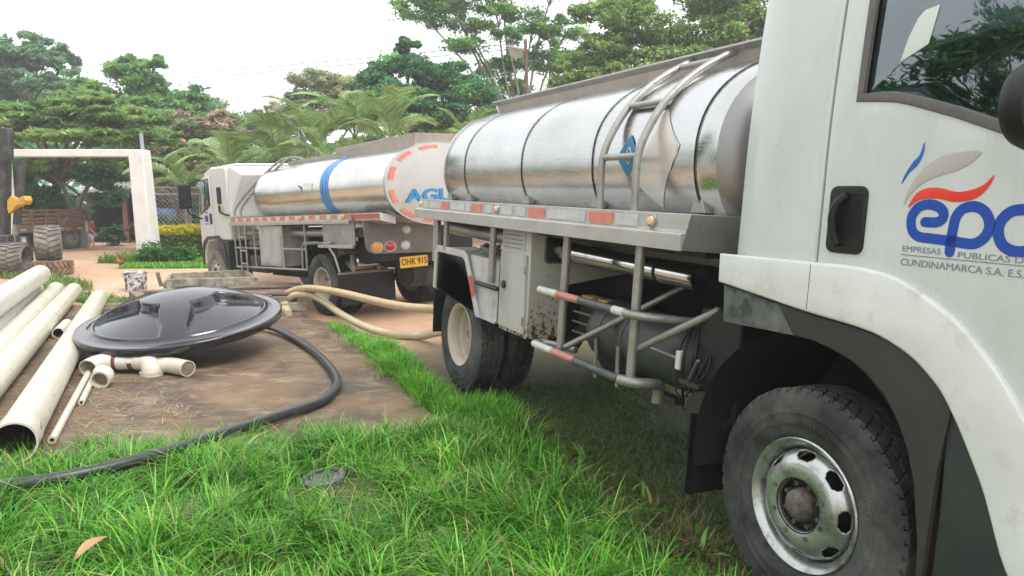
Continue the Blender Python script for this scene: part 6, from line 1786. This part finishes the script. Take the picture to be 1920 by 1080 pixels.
tree('umbrella_tree', 'spreading feathery tree over the white gate with bare limbs showing', (gx_(95, 33), 33, 0),
     [cp(60, 225, 60, 26, 28.5), cp(150, 205, 70, 28, 29), cp(245, 222, 60, 24, 29), cp(100, 258, 70, 20, 28), cp(215, 258, 60, 20, 28.5), cp(-10, 250, 60, 30, 28.5), cp(300, 258, 45, 20, 29), cp(20, 212, 50, 24, 29.5), cp(165, 240, 60, 20, 29), cp(60, 310, 30, 22, 29), cp(200, 305, 36, 16, 28.5)],
     33000, .28, .085, 'bright', .24, 'bark', flat=.6, sub=52, tight=.13, fork=.6, droop=.12, twigs=4)
tree('drooping_tree', 'leafy low boughs hanging behind the gate opening', (gx_(150, 31.5), 31.5, 0),
     [cp(75, 315, 38, 24, 31), cp(190, 325, 42, 24, 31), cp(70, 370, 36, 26, 31), cp(205, 365, 30, 20, 31), cp(110, 385, 45, 18, 32), cp(30, 330, 30, 40, 31)],
     18000, .26, .09, 'dark', .28, 'bark_pale', flat=.5, sub=26, fork=.5, twigs=4)
tree('vine_covered_tree', 'tree draped in brownish vines right of the gate', (gx_(335, 33), 33, 0),
     [cp(330, 245, 50, 35, 33), cp(385, 250, 45, 32, 33), cp(345, 305, 55, 40, 32.5), cp(400, 305, 45, 38, 33), cp(305, 290, 30, 40, 33), cp(330, 360, 45, 35, 33), cp(420, 225, 30, 22, 34)],
     25500, .28, .13, 'brown', .22, flat=.8, sub=44, tight=.15)
tree('shade_tree', 'dark mass of trees deep behind the gate opening', (gx_(190, 44), 44, 0),
     [cp(40, 300, 90, 60, 44), cp(180, 310, 90, 60, 44), cp(300, 330, 80, 60, 44), cp(60, 390, 80, 40, 43), cp(-70, 320, 90, 80, 44), cp(420, 330, 80, 55, 44)],
     21000, .42, .2, 'dark', .25, sub=22, tight=.26)
tree('olive_tree', 'pale olive tree with fine yellowish leaves behind the palms', (gx_(600, 46), 46, 0),
     [cp(590, 175, 60, 35, 46), cp(545, 210, 45, 32, 46), cp(640, 170, 45, 36, 46), cp(610, 225, 70, 30, 46), cp(520, 245, 35, 24, 46), cp(670, 215, 40, 35, 46), cp(500, 215, 22, 16, 47)],
     25500, .30, .12, 'olive', .2, flat=.8, sub=44, tight=.13)
tree('broad_tree', 'dark green broad tree left of the light pole', (gx_(790, 33), 33, 0),
     [cp(760, 125, 55, 30, 33), cp(715, 150, 42, 34, 33), cp(820, 150, 60, 38, 33), cp(880, 180, 60, 36, 33), cp(770, 195, 75, 36, 32.5), cp(840, 225, 80, 32, 32.5), cp(715, 205, 40, 35, 33), cp(760, 90, 24, 16, 33), cp(925, 215, 40, 26, 33)],
     42000, .22, .11, 'dark', .16, 'rustpole', flat=.8, sub=46, tight=.145)
tree('tall_slender_tree', 'tall tree with pale forking branches behind the light pole', (gx_(1005, 37), 37, 0),
     [cp(790, 25, 62, 24, 37), cp(870, 45, 55, 24, 37), cp(850, 0, 70, 22, 37), cp(930, 10, 45, 26, 37), cp(885, 90, 50, 20, 37), cp(950, 70, 30, 18, 37), cp(1040, -30, 70, 30, 38), cp(940, -50, 90, 30, 38), cp(1060, 60, 40, 26, 38), cp(810, -40, 70, 26, 38), cp(990, 120, 42, 36, 38), cp(1000, 45, 48, 36, 38), cp(930, 135, 46, 26, 38), cp(1035, 120, 36, 40, 38), cp(960, 170, 40, 22, 38)],
     34000, .20, .095, 'fresh', .17, 'bark_pale', flat=.8, sub=46, tight=.17, fork=.42, twigs=5)
tree('leafy_tree', 'bright leafy tree above the front tank', (gx_(1230, 31), 31, 0),
     [cp(1120, 100, 70, 45, 31), cp(1210, 60, 75, 50, 31), cp(1310, 75, 80, 50, 31), cp(1390, 60, 60, 60, 31), cp(1250, 130, 90, 34, 30.5), cp(1110, 160, 60, 28, 31), cp(1150, 10, 70, 35, 31.5), cp(1330, 0, 90, 40, 31.5), cp(1460, 100, 60, 60, 31), cp(1060, 140, 30, 26, 31)],
     52000, .20, .105, 'bright', .2, flat=.8, sub=56, tight=.14)
tree('canopy_tree', 'high spreading canopy beyond the front truck cab', (gx_(1500, 40), 40, 0),
     [cp(1400, -40, 120, 60, 40), cp(1560, -20, 120, 80, 40), cp(1250, -60, 100, 50, 40), cp(1500, 90, 110, 60, 40)],
     18000, .34, .16, 'fresh', .3, sub=26)
for i, (px, py, rx, ry, Y, pal, lb) in enumerate((
        (470, 310, 70, 45, 36, 'fresh', 'green bush tree behind the second truck cab'),
        (640, 300, 90, 40, 36, 'dark', 'dark bush tree behind the middle palms'),
        (860, 270, 90, 35, 35, 'fresh', 'green bush tree below the broad tree'),
        (480, 262, 60, 34, 44, 'fresh', 'pale green tree in the middle of the sky gap'),
        (560, 300, 80, 40, 42, 'olive', 'olive bush tree under the pale olive tree'),
        (740, 270, 90, 36, 38, 'bright', 'bright bush tree between palms and broad tree'),
        (930, 240, 70, 34, 40, 'fresh', 'pale bush tree at the foot of the light pole'),
        (60, 170, 90, 40, 50, 'fresh', 'pale tree filling in below the far left tree'),
        (390, 215, 40, 30, 46, 'blue', 'bluish tree at the left side of the sky gap'),
        (440, 260, 38, 26, 40, 'brown', 'small brownish tree at the foot of the sky gap'),
        (1080, 210, 90, 45, 38, 'dark', 'dark bush tree behind the front tank'))):
    tree('bush_tree', lb, (gx_(px, Y), Y, 0), [cp(px, py, rx, ry, Y), cp(px - rx * .7, py + ry * .6, rx * .7, ry * .8, Y), cp(px + rx * .7, py + ry * .6, rx * .7, ry * .8, Y), cp(px, py + ry * 1.6, rx * 1.1, ry, Y)],
         9000, .30, .14, pal, .15, sub=22)
# trees beside the yard that only the paint, tank and windows mirror
for i, (x, y, h, pal, lb) in enumerate(((-18.5, 4.2, 12.4, 'dark', 'tree out of view left of the yard, mirrored in the cab window'), (-19.0, 7.6, 8.6, 'dark', 'lower tree out of view left of the pipes, mirrored in the cab window'), (-25, 13, 9.0, 'fresh', 'tall tree out of view left of the pipes'), (-17, -5, 8.5, 'dark', 'tree out of view behind the photographer to the left'), (4, -17, 9, 'fresh', 'tree out of view behind the photographer'), (-25, -2, 7, 'dark', 'far tree out of view to the left'), (15, -9, 8, 'dark', 'tree out of view behind to the right'))):
    tree('yard_tree', lb, (x, y, 0), [((x, y, h * .78), (2.4, 2.4, 1.5)), ((x + 1.8, y + .8, h * .66), (1.9, 1.9, 1.2)), ((x - 1.7, y - 1.0, h * .64), (2.1, 2.1, 1.3)), ((x + .3, y - 2.0, h * .6), (1.9, 1.9, 1.2)), ((x - .2, y + 2.1, h * .55), (2.2, 2.2, 1.3)), ((x, y, h * .42), (2.6, 2.6, 1.0))],
         9000, .42, .13, pal, .22, sub=22, tight=.2, group='trees around the yard', droop=.4)
# a far belt of wood that closes the view
C_b, R_b = [], []
for a in np.linspace(-62, 62, 34):
    d = 85 + 10 * math.sin(a * .7); hh = random.uniform(4.0, 6.0)
    C_b.append((d * math.sin(R(a)), d * math.cos(R(a)), hh * .5)); R_b.append((6, 4, hh * .62))
V, F_, col, sc, so = leaf_cloud(C_b, R_b, 30000, .9, .5, *GREENS['blue'], sub=18, tight=.28)
np_mesh('treeline', V, F_, 'leaf', col=col, kind='stuff', label='far belt of woodland behind the trees', cat='woodland')

# ---- hedge and shrubs
def shrub(name, label, boxes, n, L, Wd, cols, wts, cat='shrub', group=None, tip=None):
    c0 = Vector((np.mean([b[0] for b in boxes]), np.mean([b[1] for b in boxes]), 0))
    o = empty(name, c0, label=label, cat=cat, group=group)
    C = [(b[0] - c0.x, b[1] - c0.y, b[2]) for b in boxes]; Rd = [(b[3], b[4], b[5]) for b in boxes]
    V, F_, col, sc, so = leaf_cloud(C, Rd, n, L, Wd, cols, wts, flat=.9, sub=30, tight=.2)
    if tip is not None:      # golden new growth on the upper shoots
        z = V[:, 2].reshape(-1, 4).mean(1); k = np.repeat(st(z + rng.normal(0, .08, len(z)), tip[0], tip[1]), 4)[:, None]
        col = col * (1 - k) + np.array(tip[2]) * rng.uniform(.75, 1.2, (len(z), 1)).repeat(4, 0) * k
    np_mesh('foliage', V, F_, 'leaf', o, col=col)
    mb = MB()
    for q in sc[rng.choice(len(sc), min(len(sc), 18), replace=False)]:
        mb.tube([(q[0] * .5, q[1] * .7, -.05), (q[0] * .8, q[1] * .9, q[2] * .5), tuple(q)], [.025, .018, .01], 5)
    mb.build('stem', 'bark', o, smooth=50)
    return o
hx0, hx1 = at(288, 460, 24.2).x, at(395, 460, 25.6).x
boxes = []
for i in range(13):
    t = i / 12
    for zz in (.22, .56, .90):
        for dy in (-.22, .22):
            boxes.append((hx0 + (hx1 - hx0) * t, 24.2 + 1.6 * t + dy, zz, .24, .26, .22))
shrub('hedge', 'clipped hedge with golden yellow tips right of the gate post', boxes, 22000, .09, .055, [(.13, .24, .025), (.18, .30, .03), (.09, .17, .025)], [3, 2, 2], 'hedge', tip=(.66, 1.0, (.68, .60, .04)))
b0 = at(305, 478, 23.2)
shrub('low_shrub', 'low dark green shrub at the foot of the gate post', [(b0.x - .2, 23.2, .30, .55, .45, .32), (b0.x + .5, 23.3, .26, .45, .4, .28)], 3600, .12, .06, [(.09, .24, .05), (.06, .17, .04), (.13, .29, .06)], [3, 2, 1])
b1 = at(330, 420, 29)
shrub('leafy_shrub', 'pale green shrub behind the chain link fence', [(b1.x - .6, 29, .9, .9, .6, .5), (b1.x + .8, 29, .95, 1.0, .6, .5), (b1.x + 2.2, 29, .95, 1.0, .6, .55)], 6500, .16, .1, [(.10, .20, .05), (.13, .24, .07), (.07, .14, .04)], [3, 2, 2])
b2 = at(200, 440, 33)
shrub('shade_plant', 'broad leaved plant by the shed behind the walking person', [(b2.x + .3, 33, .45, .5, .4, .35)], 420, .35, .12, [(.08, .17, .05), (.12, .22, .07)], [1, 1])

# ---- palms
def frond_mesh(Lr, seed, droop=.9, leaf=.62):
    r = np.random.default_rng(seed); N_ = 32
    Vs, Fs, Cs = [], [], []
    def rach(t):
        return np.array([Lr * (t - .18 * t ** 3 * droop), 0, Lr * (.32 * t - .62 * droop * t ** 2.4)])
    k = 0
    prev = None
    for i in range(12):
        a, b = rach(i / 12), rach((i + 1) / 12); w_ = .028 * (1 - i / 13)
        Vs += [a + [0, -w_, 0], a + [0, w_, 0], b + [0, w_ * .9, 0], b + [0, -w_ * .9, 0]]; Fs.append([k, k + 1, k + 2, k + 3]); Cs += [[.20, .24, .07]] * 4; k += 4
    for i in range(N_):
        t = .16 + .84 * i / (N_ - 1); p = rach(t); tg = rach(min(1, t + .02)) - rach(max(0, t - .02)); tg = tg / np.linalg.norm(tg)
        ll = leaf * (math.sin(PI * (.12 + .80 * (t - .16) / .84)) ** .6) * r.uniform(.88, 1.1)
        for s in (-1, 1):
            d = tg * .62 + np.array([0, s * .78, 0]) + np.array([0, 0, .18 + r.uniform(-.08, .08)]); d /= np.linalg.norm(d)
            mid = p + d * ll * .55; tip = p + d * ll * .95 + np.array([0, 0, -.22 * ll])
            wv = np.cross(d, np.array([0, -s * .3, 1])); wv = wv / np.linalg.norm(wv) * .027
            c = np.array([.20, .345, .12]) * r.uniform(.6, 1.5); c[0] *= r.uniform(.9, 1.4)
            Vs += [p - wv * .5, p + wv * .5, mid + wv, mid - wv]; Fs.append([k, k + 1, k + 2, k + 3]); k += 4
            Vs += [mid - wv, mid + wv, tip + wv * .12, tip - wv * .12]; Fs.append([k, k + 1, k + 2, k + 3]); k += 4
            Cs += [c] * 8
    return np.array(Vs), np.array(Fs), np.array(Cs)
_fr = []
for sd, (Lr, dr_, lf) in enumerate(((2.6, .8, .75), (2.3, 1.05, .7), (2.9, .95, .8), (2.2, .55, .65))):
    V, F_, col = frond_mesh(Lr, 40 + sd, dr_, lf)
    t_ = np_mesh('frond', V, F_, 'frond', col=col); _fr.append(t_.data); bpy.data.objects.remove(t_)
palms = [(430, 300, 25.5, 9, 1.0, 'slim palm just behind the second truck cab'), (520, 290, 27, 10, 1.1, 'palm with low fronds above the second truck windscreen'), (590, 265, 26, 11, 1.2, 'palm with wide fronds in the middle of the row'),
         (665, 240, 28, 12, 1.3, 'tallest palm, its fronds fanning above the second tank'), (735, 250, 27, 11, 1.15, 'palm beside the tallest one towards the broad tree'), (875, 262, 29, 9, 1.0, 'palm seen between the two tanks'), (345, 340, 27, 8, .9, 'small palm beside the gate post and fence'), (620, 310, 24.5, 9, 1.0, 'low palm close behind the second tank')]
for px, py, Yp, nf, sc_, lb in palms:
    c = at(px, py, Yp)
    o = empty('palm_tree', (c.x, Yp, 0), label=lb, cat='palm', group='palms behind the second truck')
    hgt = max(.4, c.z - .3)
    MB().tube(catmull([(0, 0, -.1), (.05, .04, hgt * .5), (0, 0, hgt)], 5), list(np.linspace(.13, .08, 11)), 8).build('trunk', 'bark_pale', o, smooth=50)
    for k in range(nf):
        f_ = bpy.data.objects.new('frond', _fr[random.randrange(4)]); COL.objects.link(f_); f_.parent = o
        f_.location = (0, 0, hgt - .05)
        f_.rotation_euler = (random.uniform(-.35, .35), R(random.uniform(-62, -18)), 2 * PI * k / nf + random.uniform(-.3, .3))
        s_ = sc_ * .86 * random.uniform(.8, 1.15); f_.scale = (s_, s_, s_)

# ================================================================== HAZE in the damp air
hz = MB().box(-460, 460, -460, 460, -1.3, 26).build('haze', 'seam', kind='stuff', label='thin pale haze in the damp air', cat='haze')
hm = bpy.data.materials.new('damp_air'); hm.use_nodes = True
hn_ = hm.node_tree.nodes; hn_.clear()
ho = hn_.new("ShaderNodeOutputMaterial"); hv = hn_.new("ShaderNodeVolumePrincipled")
hv.inputs['Color'].default_value = (.93, .95, .97, 1); hv.inputs['Density'].default_value = .0023; hv.inputs['Anisotropy'].default_value = .2
hm.node_tree.links.new(hv.outputs[0], ho.inputs['Volume'])
hz.data.materials.clear(); hz.data.materials.append(hm)
